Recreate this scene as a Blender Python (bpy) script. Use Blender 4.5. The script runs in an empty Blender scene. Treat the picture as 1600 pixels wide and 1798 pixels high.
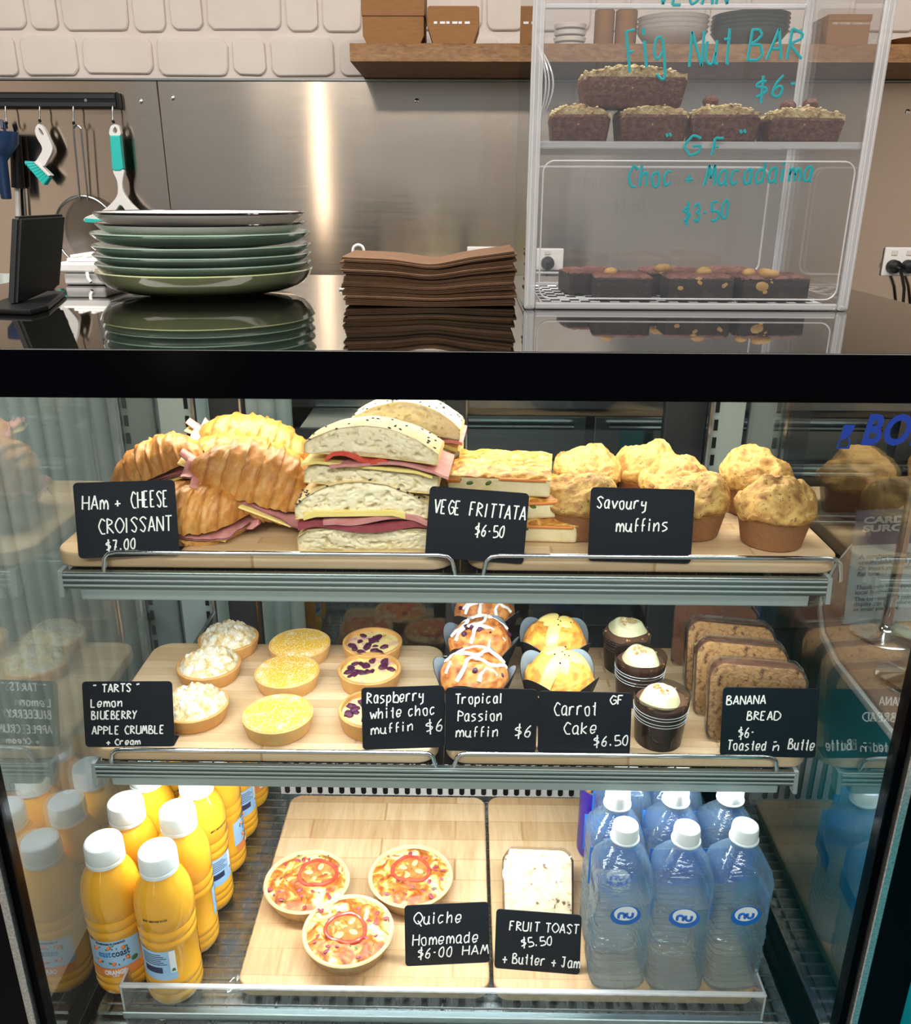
import bpy, bmesh, math, random
import numpy as np
from mathutils import Vector, Matrix, noise, Euler

random.seed(7)
PI = math.pi
SC = bpy.context.scene
COL = SC.collection

# ---------------------------------------------------------------- camera
CX, CY, CZ = .0243, -.6945, 1.3205
PITCH, YAW, ROLL, FPX = .3576, .0124, .0041, 1500.5
_cy, _sy, _cp, _sp = math.cos(YAW), math.sin(YAW), math.cos(PITCH), math.sin(PITCH)
FWD = Vector((-_sy*_cp, _cy*_cp, -_sp))
_R0 = Vector((_cy, _sy, 0)); _U0 = _R0.cross(FWD)
RGT = math.cos(ROLL)*_R0 + math.sin(ROLL)*_U0
UPV = -math.sin(ROLL)*_R0 + math.cos(ROLL)*_U0
CAM = Vector((CX, CY, CZ))
cd = bpy.data.cameras.new('camera'); cam = bpy.data.objects.new('camera', cd); COL.objects.link(cam)
cd.sensor_fit = 'HORIZONTAL'; cd.sensor_width = 36; cd.lens = 36*FPX/1600; cd.clip_start = .02
M3 = Matrix((RGT, UPV, -FWD)).transposed()
cam.matrix_world = Matrix.Translation(CAM) @ M3.to_4x4()
SC.camera = cam

def ray(px, py):
    return FWD + RGT*((px-800)/FPX) + UPV*((899-py)/FPX)
def at(px, py, z=None, Y=None, X=None):
    """measured photo position -> place on a known level / depth"""
    d = ray(px, py)
    t = (z-CZ)/d.z if z is not None else (Y-CY)/d.y if Y is not None else (X-CX)/d.x
    return CAM + d*t
def on_plane(px, py, p, n):
    d = ray(px, py); return CAM + d*((p-CAM).dot(n)/d.dot(n))

# ---------------------------------------------------------------- world, light, exposure
W = bpy.data.worlds.new('world'); SC.world = W; W.use_nodes = True
W.node_tree.nodes['Background'].inputs[0].default_value = (.80, .86, .92, 1)
W.node_tree.nodes['Background'].inputs[1].default_value = .36
SC.view_settings.view_transform = 'Standard'; SC.view_settings.look = 'None'
SC.view_settings.exposure = .0; SC.view_settings.gamma = 1
SC.view_settings.use_curve_mapping = False
SC.cycles.use_denoising = True
SC.cycles.max_bounces = 14; SC.cycles.transmission_bounces = 10; SC.cycles.transparent_max_bounces = 40
SC.cycles.glossy_bounces = 6; SC.cycles.diffuse_bounces = 3
SC.cycles.caustics_reflective = False; SC.cycles.sample_clamp_indirect = 4

def area(name, loc, sx, sy, power, col=(1, 1, 1), rot=(0, 0, 0)):
    l = bpy.data.lights.new(name, 'AREA'); l.shape = 'RECTANGLE'; l.size = sx; l.size_y = sy
    l.energy = power; l.color = col
    o = bpy.data.objects.new(name, l); COL.objects.link(o); o.location = loc; o.rotation_euler = rot
    o['kind'] = 'helper'
    return o
area('ceiling_light_customer_side', (-.2, -2.2, 2.66), 2.6, .6, 98, (1, .95, .89))
area('ceiling_light_kitchen', (.1, .10, 2.66), 3.8, .4, 80, (1, .94, .88))
area('splashback_streak_light', (-1.08, -2.6, 1.45), .035, 1.5, 2.8, (1, .80, .60), (PI/2, 0, 0))  # tall strip added behind the camera to draw the streak on the splashback
area('fluted_panel_fill_light', (-1.15, .1, 2.66), .5, .5, 9, (1, .97, .93))  # fill added above the left end to brighten the fluted screen
area('case_lamp_light', (0, .36, 1.148), .84, .03, 4.0, (1, .92, .78))
area('case_front_light', (0, .070, 1.150), .84, .02, 1.1, (1, .97, .92), (math.radians(25), 0, 0))

# ---------------------------------------------------------------- materials
def lin(h):
    h = h.lstrip('#'); o = []
    for i in (0, 2, 4):
        c = int(h[i:i+2], 16)/255
        o.append(c/12.92 if c <= .04045 else ((c+.055)/1.055)**2.4)
    return (*o, 1)
class NT:
    def __init__(s, name):
        s.m = bpy.data.materials.new(name); s.m.use_nodes = True
        s.t = s.m.node_tree; s.b = s.t.nodes['Principled BSDF']; s.o = s.t.nodes['Material Output']
    def n(s, typ, **kw):
        nd = s.t.nodes.new(typ)
        for k, v in kw.items():
            if k in nd.inputs: nd.inputs[k].default_value = v
            else: setattr(nd, k, v)
        return nd
    def l(s, a, b): s.t.links.new(a, b)
    def coord(s, scale=(1, 1, 1), rot=(0, 0, 0), kind='Object'):
        c = s.n('ShaderNodeTexCoord'); mp = s.n('ShaderNodeMapping')
        mp.inputs['Scale'].default_value = scale; mp.inputs['Rotation'].default_value = rot
        s.l(c.outputs[kind], mp.inputs['Vector']); return mp.outputs[0]
    def noise(s, vec, scale, detail=4, rough=.55, dist=0):
        q = s.n('ShaderNodeTexNoise'); s.l(vec, q.inputs['Vector'])
        q.inputs['Scale'].default_value = scale; q.inputs['Detail'].default_value = detail
        q.inputs['Roughness'].default_value = rough; q.inputs['Distortion'].default_value = dist
        return q.outputs['Fac']
    def voro(s, vec, scale, out='Distance', feature='F1'):
        q = s.n('ShaderNodeTexVoronoi'); q.feature = feature; s.l(vec, q.inputs['Vector']); q.inputs['Scale'].default_value = scale
        return q.outputs[out]
    def ramp(s, fac, stops):
        r = s.n('ShaderNodeValToRGB'); s.l(fac, r.inputs[0]); e = r.color_ramp.elements
        while len(e) < len(stops): e.new(.5)
        for el, (p, c) in zip(e, stops): el.position = p; el.color = lin(c) if isinstance(c, str) else c
        return r.outputs[0]
    def mix(s, fac, a, b, mode='MIX'):
        q = s.n('ShaderNodeMix'); q.data_type = 'RGBA'; q.blend_type = mode
        if isinstance(fac, (int, float)): q.inputs[0].default_value = fac
        else: s.l(fac, q.inputs[0])
        for v, i in ((a, 6), (b, 7)):
            if isinstance(v, str): q.inputs[i].default_value = lin(v)
            else: s.l(v, q.inputs[i])
        return q.outputs[2]
    def bump(s, h, strength=.3, dist=.002, prev=None):
        q = s.n('ShaderNodeBump'); s.l(h, q.inputs['Height']); q.inputs['Strength'].default_value = strength
        q.inputs['Distance'].default_value = dist
        if prev: s.l(prev, q.inputs['Normal'])
        s.l(q.outputs[0], s.b.inputs['Normal']); return q.outputs[0]
    def set(s, **kw):
        for k, v in kw.items():
            s.b.inputs[k.replace('_', ' ')].default_value = v
        return s
    def base(s, c):
        if isinstance(c, str): s.b.inputs['Base Color'].default_value = lin(c)
        else: s.l(c, s.b.inputs['Base Color'])
        return s

def plain(name, c, rough=.5, metal=0, var=None, vs=60, bump=0, bs=200, bd=.001, spec=.5, coat=0, sss=0, trans=0, ior=1.5, scale=(1, 1, 1)):
    q = NT(name); v = q.coord(scale)
    if var: q.base(q.ramp(q.noise(v, vs), [(.3, c), (.7, var)]))
    else: q.base(c)
    q.set(Roughness=rough, Metallic=metal, IOR=ior)
    q.b.inputs['Specular IOR Level'].default_value = spec
    q.b.inputs['Coat Weight'].default_value = coat
    if sss:
        q.b.inputs['Subsurface Weight'].default_value = sss; q.b.inputs['Subsurface Radius'].default_value = (.01, .006, .003)
        q.b.inputs['Subsurface Scale'].default_value = .5
    if trans: q.b.inputs['Transmission Weight'].default_value = trans
    if bump: q.bump(q.noise(v, bs, 6), bump, bd)
    return q.m

def thin_glass(name, tint='#ffffff', boost=1.0, rough=0.0, haze=0.0, hazecol='#ffffff'):
    """a pane: see-through with Fresnel reflection"""
    q = NT(name); q.t.nodes.remove(q.b)
    tr = q.n('ShaderNodeBsdfTransparent'); tr.inputs[0].default_value = lin(tint)
    gl = q.n('ShaderNodeBsdfGlossy'); gl.inputs['Roughness'].default_value = rough
    lw = q.n('ShaderNodeLayerWeight'); lw.inputs['Blend'].default_value = .5
    pw = q.n('ShaderNodeMath', operation='POWER'); q.l(lw.outputs['Facing'], pw.inputs[0]); pw.inputs[1].default_value = 5
    mm = q.n('ShaderNodeMath', operation='MULTIPLY_ADD'); q.l(pw.outputs[0], mm.inputs[0]); mm.inputs[1].default_value = .96*boost; mm.inputs[2].default_value = .04*boost; mm.use_clamp = True
    base = tr.outputs[0]
    if haze:
        df = q.n('ShaderNodeBsdfDiffuse'); df.inputs[0].default_value = lin(hazecol)
        mh = q.n('ShaderNodeMixShader'); mh.inputs[0].default_value = haze
        q.l(base, mh.inputs[1]); q.l(df.outputs[0], mh.inputs[2]); base = mh.outputs[0]
    mx = q.n('ShaderNodeMixShader'); q.l(mm.outputs[0], mx.inputs[0]); q.l(base, mx.inputs[1]); q.l(gl.outputs[0], mx.inputs[2])
    q.l(mx.outputs[0], q.o.inputs[0]); return q.m

def emit(name, c, s):
    q = NT(name); q.base(c); q.b.inputs['Emission Color'].default_value = lin(c); q.b.inputs['Emission Strength'].default_value = s
    return q.m

def wood(name, a, b, c, staves=0, stretch=(3, 26, 26), scale=1.0, rough=.5):
    q = NT(name); v = q.coord(stretch)
    n1 = q.noise(v, 2.2*scale, 6, .62, .7); n2 = q.noise(v, 9*scale, 5, .6, .3)
    col = q.ramp(n1, [(.3, a), (.5, b), (.72, c)])
    col = q.mix(.35, col, q.ramp(n2, [(.3, a), (.7, c)]))
    if staves:
        sv = q.coord((2.2, staves, 1)); br = q.n('ShaderNodeTexBrick'); q.l(sv, br.inputs['Vector'])
        br.inputs['Scale'].default_value = 1; br.inputs['Mortar Size'].default_value = 0.004
        br.inputs['Color1'].default_value = lin('#ffffff'); br.inputs['Color2'].default_value = lin('#d8c8b2'); br.inputs['Mortar'].default_value = lin('#cdb598')
        col = q.mix(.8, col, br.outputs[0], 'MULTIPLY')
    q.base(col).set(Roughness=rough); q.bump(n2, .08, .001); return q.m

def steel(name, c, rough=.3, aniso=.0, rot=0., streak=(1, 1, 1), bump=.0, var=None):
    q = NT(name); v = q.coord(streak)
    n = q.noise(v, 6, 5, .6)
    q.base(q.ramp(n, [(.3, c), (.7, var or c)])).set(Metallic=1.0)
    r = q.n('ShaderNodeMapRange'); q.l(n, r.inputs[0]); r.inputs[3].default_value = rough*.8; r.inputs[4].default_value = rough*1.2
    q.l(r.outputs[0], q.b.inputs['Roughness'])
    if aniso:
        q.b.inputs['Anisotropic'].default_value = aniso; q.b.inputs['Anisotropic Rotation'].default_value = rot
        tg = q.n('ShaderNodeTangent'); tg.direction_type = 'RADIAL'; tg.axis = 'Z'; q.l(tg.outputs[0], q.b.inputs['Tangent'])
    if bump:
        q.bump(q.noise(q.coord(), 2.2, 2), bump, .01)
    return q.m

def crust(name, pale, gold, dark, bump=.5, bs=90, rough=.5, speck=None):
    """baked surface: 'tone' vertex attribute (how browned) plus noise"""
    q = NT(name); v = q.coord(); a = q.n('ShaderNodeAttribute'); a.attribute_name = 'tone'
    nz = q.noise(v, bs, 6, .65)
    ad = q.n('ShaderNodeMath', operation='ADD'); q.l(a.outputs['Fac'], ad.inputs[0])
    sb = q.n('ShaderNodeMath', operation='MULTIPLY_ADD'); q.l(nz, sb.inputs[0]); sb.inputs[1].default_value = .7; sb.inputs[2].default_value = -.35
    q.l(sb.outputs[0], ad.inputs[1])
    col = q.ramp(ad.outputs[0], [(.15, pale), (.5, gold), (.88, dark)])
    if speck:
        col = q.mix(q.ramp(q.noise(v, 260, 2), [(.62, '#000000'), (.70, '#ffffff')]), col, speck)
    q.base(col).set(Roughness=rough)
    q.b.inputs['Subsurface Weight'].default_value = .08; q.b.inputs['Subsurface Radius'].default_value = (.01, .005, .002); q.b.inputs['Subsurface Scale'].default_value = .4
    q.bump(nz, bump, .002); return q.m

def crumb(name, a, b, hole, hs=130, bump=.6):
    q = NT(name); v = q.coord(); d = q.voro(v, hs); n = q.noise(v, 60, 5)
    col = q.ramp(n, [(.3, a), (.7, b)])
    col = q.mix(q.ramp(d, [(.08, '#ffffff'), (.30, '#000000')]), col, hole)
    q.base(col).set(Roughness=.75); q.bump(d, bump, .002)
    q.b.inputs['Subsurface Weight'].default_value = .1; q.b.inputs['Subsurface Radius'].default_value = (.01, .008, .006); q.b.inputs['Subsurface Scale'].default_value = .3
    return q.m

M = {}
M['black_gloss'] = plain('black_gloss', '#020306', .15, spec=.04)
M['black_matt'] = plain('black_matt', '#07090c', .45, spec=.3)
M['card_black'] = plain('card_black', '#0a121b', .5, var='#0c1620', vs=20, spec=.25)
M['chalk'] = plain('chalk', '#f2f3ee', .7)
M['white_plastic'] = plain('white_plastic', '#ecebe8', .35, sss=.1)
M['cap_white'] = plain('cap_white', '#e9f0f2', .35, sss=.3)
M['teal_plastic'] = plain('teal_plastic', '#2cc4bb', .4)
M['teal_ink'] = plain('teal_ink', '#0f97a0', .5)
M['teal_panel'] = plain('teal_panel', '#12b3be', .35, var='#0fa4b0', vs=3)
M['chrome'] = plain('chrome', '#d5d8d9', .12, 1)
M['alu'] = steel('aluminium', '#8f9b9b', .35, streak=(2, 60, 60), var='#7f8b8c')
M['alu_bright'] = steel('aluminium_bright', '#cfd4d6', .4, streak=(60, 60, 60), var='#8d9496')
M['led_housing'] = plain('led_housing', '#9aa8a6', .4)
M['dark_wire'] = plain('dark_wire', '#14191c', .5)
M['rod_steel'] = plain('rod_steel', '#9aa1a3', .25, 1)
M['board'] = wood('board_wood', '#d9b98f', '#e4c8a1', '#ecd5b3', staves=13)
M['board_y'] = wood('board_wood_lengthwise', '#c79f72', '#dcb98c', '#e6cba4', staves=6, stretch=(26, 3, 26))
M['shelf_wood'] = wood('shelf_wood', '#57391f', '#80592f', '#a07a4c', stretch=(4, 10, 14), scale=2.2, rough=.55)
M['counter_wood'] = wood('counter_wood', '#8a6a58', '#a07f6b', '#b0907b', stretch=(22, 2, 22), rough=.4)
M['splash'] = steel('splashback_steel', '#cbbeaf', .15, .95, .25, streak=(1, 1, 40), bump=.06, var='#cabcac')
M['steel'] = steel('kitchen_steel', '#9fa3a2', .3, streak=(2, 30, 30), var='#8f9493')
M['steel_bright'] = steel('deck_steel', '#b4bab9', .28, streak=(30, 2, 30), var='#a4abaa')
M['wall_paint'] = plain('wall_paint', '#d9d0c8', .7, var='#d2c8c0', vs=8, bump=.12, bs=180, bd=.002)
M['floor'] = plain('floor_tile', '#8d8780', .5, var='#979189', vs=6)
M['ceiling'] = plain('ceiling_paint', '#cfcac4', .8)
M['cardboard'] = plain('cardboard', '#8d6439', .75, var='#82592f', vs=30, bump=.15, bs=120, scale=(1, 1, 8))
M['napkin'] = plain('napkin_paper', '#7d5f46', .85, var='#705239', vs=40, bump=.2, bs=150)
M['glass'] = thin_glass('case_front_glass', '#f7fafa', .22)
M['glass_side'] = thin_glass('case_side_glass', '#f1f6f5', 3.0)
M['glass_rear'] = thin_glass('rear_door_glass', '#e2eaea', 1.5)
M['acrylic'] = thin_glass('acrylic_panel', '#ffffff', 1.5, haze=.013, hazecol='#f4f6fa')
M['acrylic_edge'] = thin_glass('acrylic_edge', '#fafcff', 3.0, .06, haze=.40, hazecol='#ffffff')
M['lip'] = thin_glass('lip_acrylic', '#f4f8f9', 1.2, .03, haze=.015, hazecol='#c8d6da')
M['film'] = thin_glass('cling_film', '#ffffff', 2.2, .08, haze=.006)
M['cup_dark'] = thin_glass('smoked_cup', '#a39a94', 1.2, .05, haze=.05, hazecol='#8a8078')
M['wrap_dark'] = plain('muffin_paper', '#15161a', .6, bump=.2, bs=60, bd=.003)
M['wrap_inside'] = plain('muffin_paper_inside', '#8fa0ab', .65)
M['icing_white'] = plain('icing_white', '#f6f2ec', .3, sss=.15)
M['icing_yellow'] = plain('icing_yellow', '#f6df86', .28, sss=.15, var='#f0d674', vs=60)
M['cream'] = plain('cream_icing', '#e6dfb0', .45, sss=.2, bump=.1, bs=50)
M['nut'] = plain('nut', '#c9a365', .55, var='#b3884a', vs=90)
M['seed'] = plain('seed_black', '#17161a', .5)
M['seed_pale'] = plain('seed_pale', '#cfc29a', .6)
M['cheese'] = plain('cheese', '#f2dd8c', .4, sss=.2, var='#eed47c', vs=30)
M['ham'] = plain('ham', '#d79a92', .4, sss=.25, var='#c27e7c', vs=70)
M['salami'] = plain('salami', '#8e3a45', .4, sss=.1, var='#a34c55', vs=90)
M['tomato'] = plain('tomato', '#c5392b', .25, sss=.2, var='#d8604a', vs=80)
M['tomato_flesh'] = plain('tomato_flesh', '#cf4f28', .25, sss=.1, var='#dd8a4a', vs=90)
def croissant_mat(*a):
    m = crust(*a); t = m.node_tree; b = t.nodes['Principled BSDF']
    q = NT.__new__(NT); q.m, q.t, q.b = m, t, b
    st = q.noise(q.coord((300, 26, 26)), 1.0, 4, .6)
    old = b.inputs['Base Color'].links[0].from_socket
    b.inputs['Base Color'].links and t.links.remove(b.inputs['Base Color'].links[0])
    q.base(q.mix(q.ramp(st, [(.46, '#000000'), (.80, '#9a9a9a')]), old, '#e2b368'))
    q.bump(st, .30, .0010, b.inputs['Normal'].links[0].from_socket); return m
M['croissant'] = croissant_mat('croissant_crust', '#e3b368', '#c98338', '#83491c', .5, 120, .42)
M['muffin'] = crust('muffin_top_crust', '#d3ac62', '#b98a48', '#87572b', 1.0, 150, .6, speck='#6f5a2c')
M['muffin_base'] = crust('muffin_base_crust', '#ad7c4e', '#96653e', '#7a4e2e', .6, 300, .65)
M['berry_muffin'] = crust('berry_muffin_crust', '#d9924c', '#b4662c', '#70371a', .7, 110, .5)
M['tropical'] = crust('tropical_muffin_crust', '#f0b24c', '#e0913a', '#b8641e', .7, 120, .5)
M['carrot'] = crust('carrot_cake_crust', '#7a5544', '#62442f', '#4a3228', .9, 200, .7)
M['bread'] = crust('bread_crust', '#ead9ae', '#e2c98e', '#c79a58', .4, 90, .6)
M['bread_crumb'] = crumb('bread_crumb', '#efe6c8', '#e3d4a8', '#c4b084')
M['tart'] = plain('tart_pastry', '#dda85f', .55, var='#e9bd78', vs=40, bump=.25, bs=220, sss=.06)
M['tart_dark'] = plain('tart_pastry_dark', '#c98f4b', .55, var='#dba864', vs=40, bump=.25, bs=220)
def lemon_mat():
    q = NT('lemon_filling'); v = q.coord(); n = q.noise(v, 45, 3); f = q.noise(v, 420, 3)
    ad = q.n('ShaderNodeMath', operation='ADD'); q.l(n, ad.inputs[0]); q.l(f, ad.inputs[1])
    k = q.ramp(ad.outputs[0], [(.92/1.0*.98, '#000000'), (.99, '#ffffff')])
    col = q.mix(q.ramp(q.noise(v, 520, 2, .5), [(.54, '#000000'), (.64, '#ffffff')]), '#e9b42c', '#f4e6bc')
    col2 = q.mix(q.ramp(n, [(.52, '#000000'), (.68, '#ffffff')]), col, q.mix(q.ramp(f, [(.42, '#000000'), (.56, '#ffffff')]), '#ecc24a', '#f6efdb'))
    q.base(col2).set(Roughness=.6); q.bump(f, .3, .001); return q.m
M['lemon'] = lemon_mat()
def mottled(name, stops, scale=70, dist=1.0, bump=.5, bs=90, rough=.45, sss=.1):
    q = NT(name); v = q.coord(); n = q.noise(v, scale, 5, .6, dist)
    q.base(q.ramp(n, stops)).set(Roughness=rough); q.bump(q.noise(v, bs, 5), bump, .003)
    q.b.inputs['Subsurface Weight'].default_value = sss; q.b.inputs['Subsurface Radius'].default_value = (.01, .006, .003); q.b.inputs['Subsurface Scale'].default_value = .4
    return q.m
M['crumble'] = mottled('crumble_sugar', [(.32, '#c99f58'), (.45, '#e2cb98'), (.58, '#efe8d8')], 90, .5, .7, 240, .75)
M['custard'] = mottled('berry_custard', [(.3, '#6a2a4a'), (.38, '#d9a8a0'), (.46, '#f0d688'), (.8, '#f6e2a0')], 26, .4, .2, 60, .35)
M['berry'] = mottled('berry', [(.3, '#2a1230'), (.6, '#5b1c40')], 150, 0, .6, 300, .35)
M['quiche_top'] = mottled('quiche_filling', [(.33, '#7a3413'), (.43, '#a9581d'), (.50, '#c9822f'), (.56, '#e0bd72'), (.62, '#eddca8'), (.70, '#b8671f')], 38, 1.4, .7, 90, .45)
M['quiche_shell'] = plain('quiche_shell', '#e3c493', .6, var='#d3ad78', vs=50, bump=.2, bs=150)
M['frittata'] = mottled('frittata_side', [(.3, '#e4c98a'), (.5, '#f0dfae'), (.72, '#f4e8c4')], 45, .5, .3, 120)
M['frittata_top'] = mottled('frittata_top', [(.33, '#8a4f20'), (.42, '#c07c30'), (.52, '#dba64e'), (.60, '#ecc878'), (.70, '#cf8740')], 60, 1.2, .7, 110)
M['carrot_bit'] = plain('carrot_piece', '#e08a3c', .4, sss=.2)
M['greens'] = plain('green_vegetable', '#556f36', .5)
M['fig_bar'] = mottled('fig_nut_bar', [(.3, '#3a1f18'), (.5, '#5e382a'), (.64, '#6d4636'), (.72, '#b89868')], 190, .2, .8, 220, .6, 0)
M['brownie'] = mottled('brownie_side', [(.3, '#1d1514'), (.55, '#30231f'), (.75, '#453530')], 90, .3, .5, 160, .6, 0)
M['brownie_top'] = mottled('brownie_top', [(.3, '#56332a'), (.6, '#7a5044'), (.8, '#8d6558')], 60, .8, .7, 130, .55, 0)
M['banana_crumb'] = mottled('banana_bread_crumb', [(.34, '#4a2c17'), (.43, '#8d6539'), (.55, '#ab8250'), (.75, '#99713f')], 150, .3, .6, 160, .7)
M['banana_crust'] = mottled('banana_bread_crust', [(.3, '#4e2d1a'), (.6, '#6a3f24')], 80, .3, .4, 160, .5)
M['toast_crumb'] = mottled('fruit_toast_crumb', [(.36, '#5a3428'), (.40, '#cdb48c'), (.5, '#dccba8'), (.8, '#e6d8bc')], 60, .4, .5, 140, .7)
M['toast_crust'] = plain('fruit_toast_crust', '#b07a44', .55, var='#9a6534', vs=40)
M['juice'] = plain('orange_juice', '#eeb02c', .10, coat=.6, sss=.3, var='#eaa625', vs=8)
M['label_blue'] = plain('label_blue', '#a9cdec', .35, var='#8fbbe6', vs=14)
M['label_orange'] = plain('label_orange', '#ef8a45', .35)
M['label_white'] = plain('label_white', '#eef0f2', .4)
M['navy'] = plain('navy_print', '#16294f', .45)
M['sky_print'] = plain('sky_blue_print', '#1f86c8', .45)
M['green_print'] = plain('green_print', '#2f6b3c', .5)
M['orange_print'] = plain('orange_print', '#ea7a34', .5)
M['logo_blue'] = plain('logo_blue', '#0b3aa0', .4)
M['water_blue'] = plain('water_label_blue', '#1567c4', .35)
M['back_label'] = thin_glass('water_back_label', '#9fd0fb', .5, haze=.35, hazecol='#4aa0f5')
M['can_purple'] = plain('can_purple', '#34209c', .25, .3)
M['plate_green'] = plain('plate_green', '#82998a', .12, coat=.6, var='#778e80', vs=14)
M['plate_olive'] = plain('plate_olive', '#a3a97e', .10, coat=.7, var='#8f9a74', vs=12)
M['plate_white'] = plain('plate_white', '#d6d2ca', .2, coat=.4)
M['plate_black'] = plain('plate_black', '#101216', .12, coat=.6)
M['navy_plastic'] = plain('navy_plastic', '#1d3a63', .4)
M['mesh_wire'] = thin_glass('sieve_mesh', '#c4bdb4', .8, .3, haze=.35, hazecol='#8f877c')
M['flute'] = plain('fluted_panel', '#b4bcb8', .5, trans=0)
M['dark_grey'] = plain('dark_grey', '#23282b', .4)
M['mid_grey'] = plain('mid_grey', '#6f7674', .5)
M['sign_head'] = plain('sign_header', '#5f6c86', .5)
M['sign_paper'] = plain('sign_paper', '#c3ced0', .6)
M['sign_text'] = plain('sign_text', '#6d7d85', .6)
M['bowl_white'] = plain('bowl_white', '#d9d2ca', .3)
M['bowl_green'] = plain('bowl_green', '#5c665e', .3)
M['paper_white'] = plain('paper_white', '#dfe2e4', .7)
M['egg_white'] = plain('crumb_white', '#efe6c4', .7)
def countertop_mat():
    q = NT('counter_glass'); q.base('#0d0f0c').set(Roughness=.015, IOR=1.62)
    q.b.inputs['Specular IOR Level'].default_value = .75; q.b.inputs['Coat Weight'].default_value = .8; q.b.inputs['Coat IOR'].default_value = 1.6
    return q.m
M['counter_glass'] = countertop_mat()
def water_mat():
    q = NT('bottled_water'); q.t.nodes.remove(q.b)
    v = q.coord(); bp = q.n('ShaderNodeBump'); bp.inputs['Strength'].default_value = .8; bp.inputs['Distance'].default_value = .002
    q.l(q.noise(q.coord((1, 1, 3)), 55, 3, .5, .6), bp.inputs['Height'])
    rf = q.n('ShaderNodeBsdfRefraction'); rf.inputs['IOR'].default_value = 1.18; rf.inputs['Color'].default_value = lin('#f7fcff'); rf.inputs['Roughness'].default_value = 0
    gl = q.n('ShaderNodeBsdfGlossy'); gl.inputs['Roughness'].default_value = .04
    q.l(bp.outputs[0], rf.inputs['Normal']); q.l(bp.outputs[0], gl.inputs['Normal'])
    lw = q.n('ShaderNodeLayerWeight'); lw.inputs['Blend'].default_value = .5; q.l(bp.outputs[0], lw.inputs['Normal'])
    pw = q.n('ShaderNodeMath', operation='POWER'); q.l(lw.outputs['Facing'], pw.inputs[0]); pw.inputs[1].default_value = 3.5
    fm = q.n('ShaderNodeMath', operation='MULTIPLY_ADD'); q.l(pw.outputs[0], fm.inputs[0]); fm.inputs[1].default_value = .75; fm.inputs[2].default_value = .12; fm.use_clamp = True
    tr = q.n('ShaderNodeBsdfTransparent'); tr.inputs[0].default_value = lin('#f7fcff')
    mx = q.n('ShaderNodeMixShader'); mx.inputs[0].default_value = .62
    g = q.n('ShaderNodeMixShader'); q.l(fm.outputs[0], g.inputs[0]); q.l(mx.outputs[0], g.inputs[1]); q.l(gl.outputs[0], g.inputs[2])
    df = q.n('ShaderNodeBsdfTranslucent'); df.inputs[0].default_value = lin('#bfe6ff'); d2 = q.n('ShaderNodeBsdfDiffuse'); d2.inputs[0].default_value = lin('#c9ebff')
    dm = q.n('ShaderNodeMixShader'); q.l(df.outputs[0], dm.inputs[1]); q.l(d2.outputs[0], dm.inputs[2])
    hz = q.n('ShaderNodeMixShader'); hz.inputs[0].default_value = .085
    q.l(rf.outputs[0], mx.inputs[1]); q.l(tr.outputs[0], mx.inputs[2]); q.l(g.outputs[0], hz.inputs[1]); q.l(dm.outputs[0], hz.inputs[2]); q.l(hz.outputs[0], q.o.inputs[0]); return q.m
M['water'] = water_mat()

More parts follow.
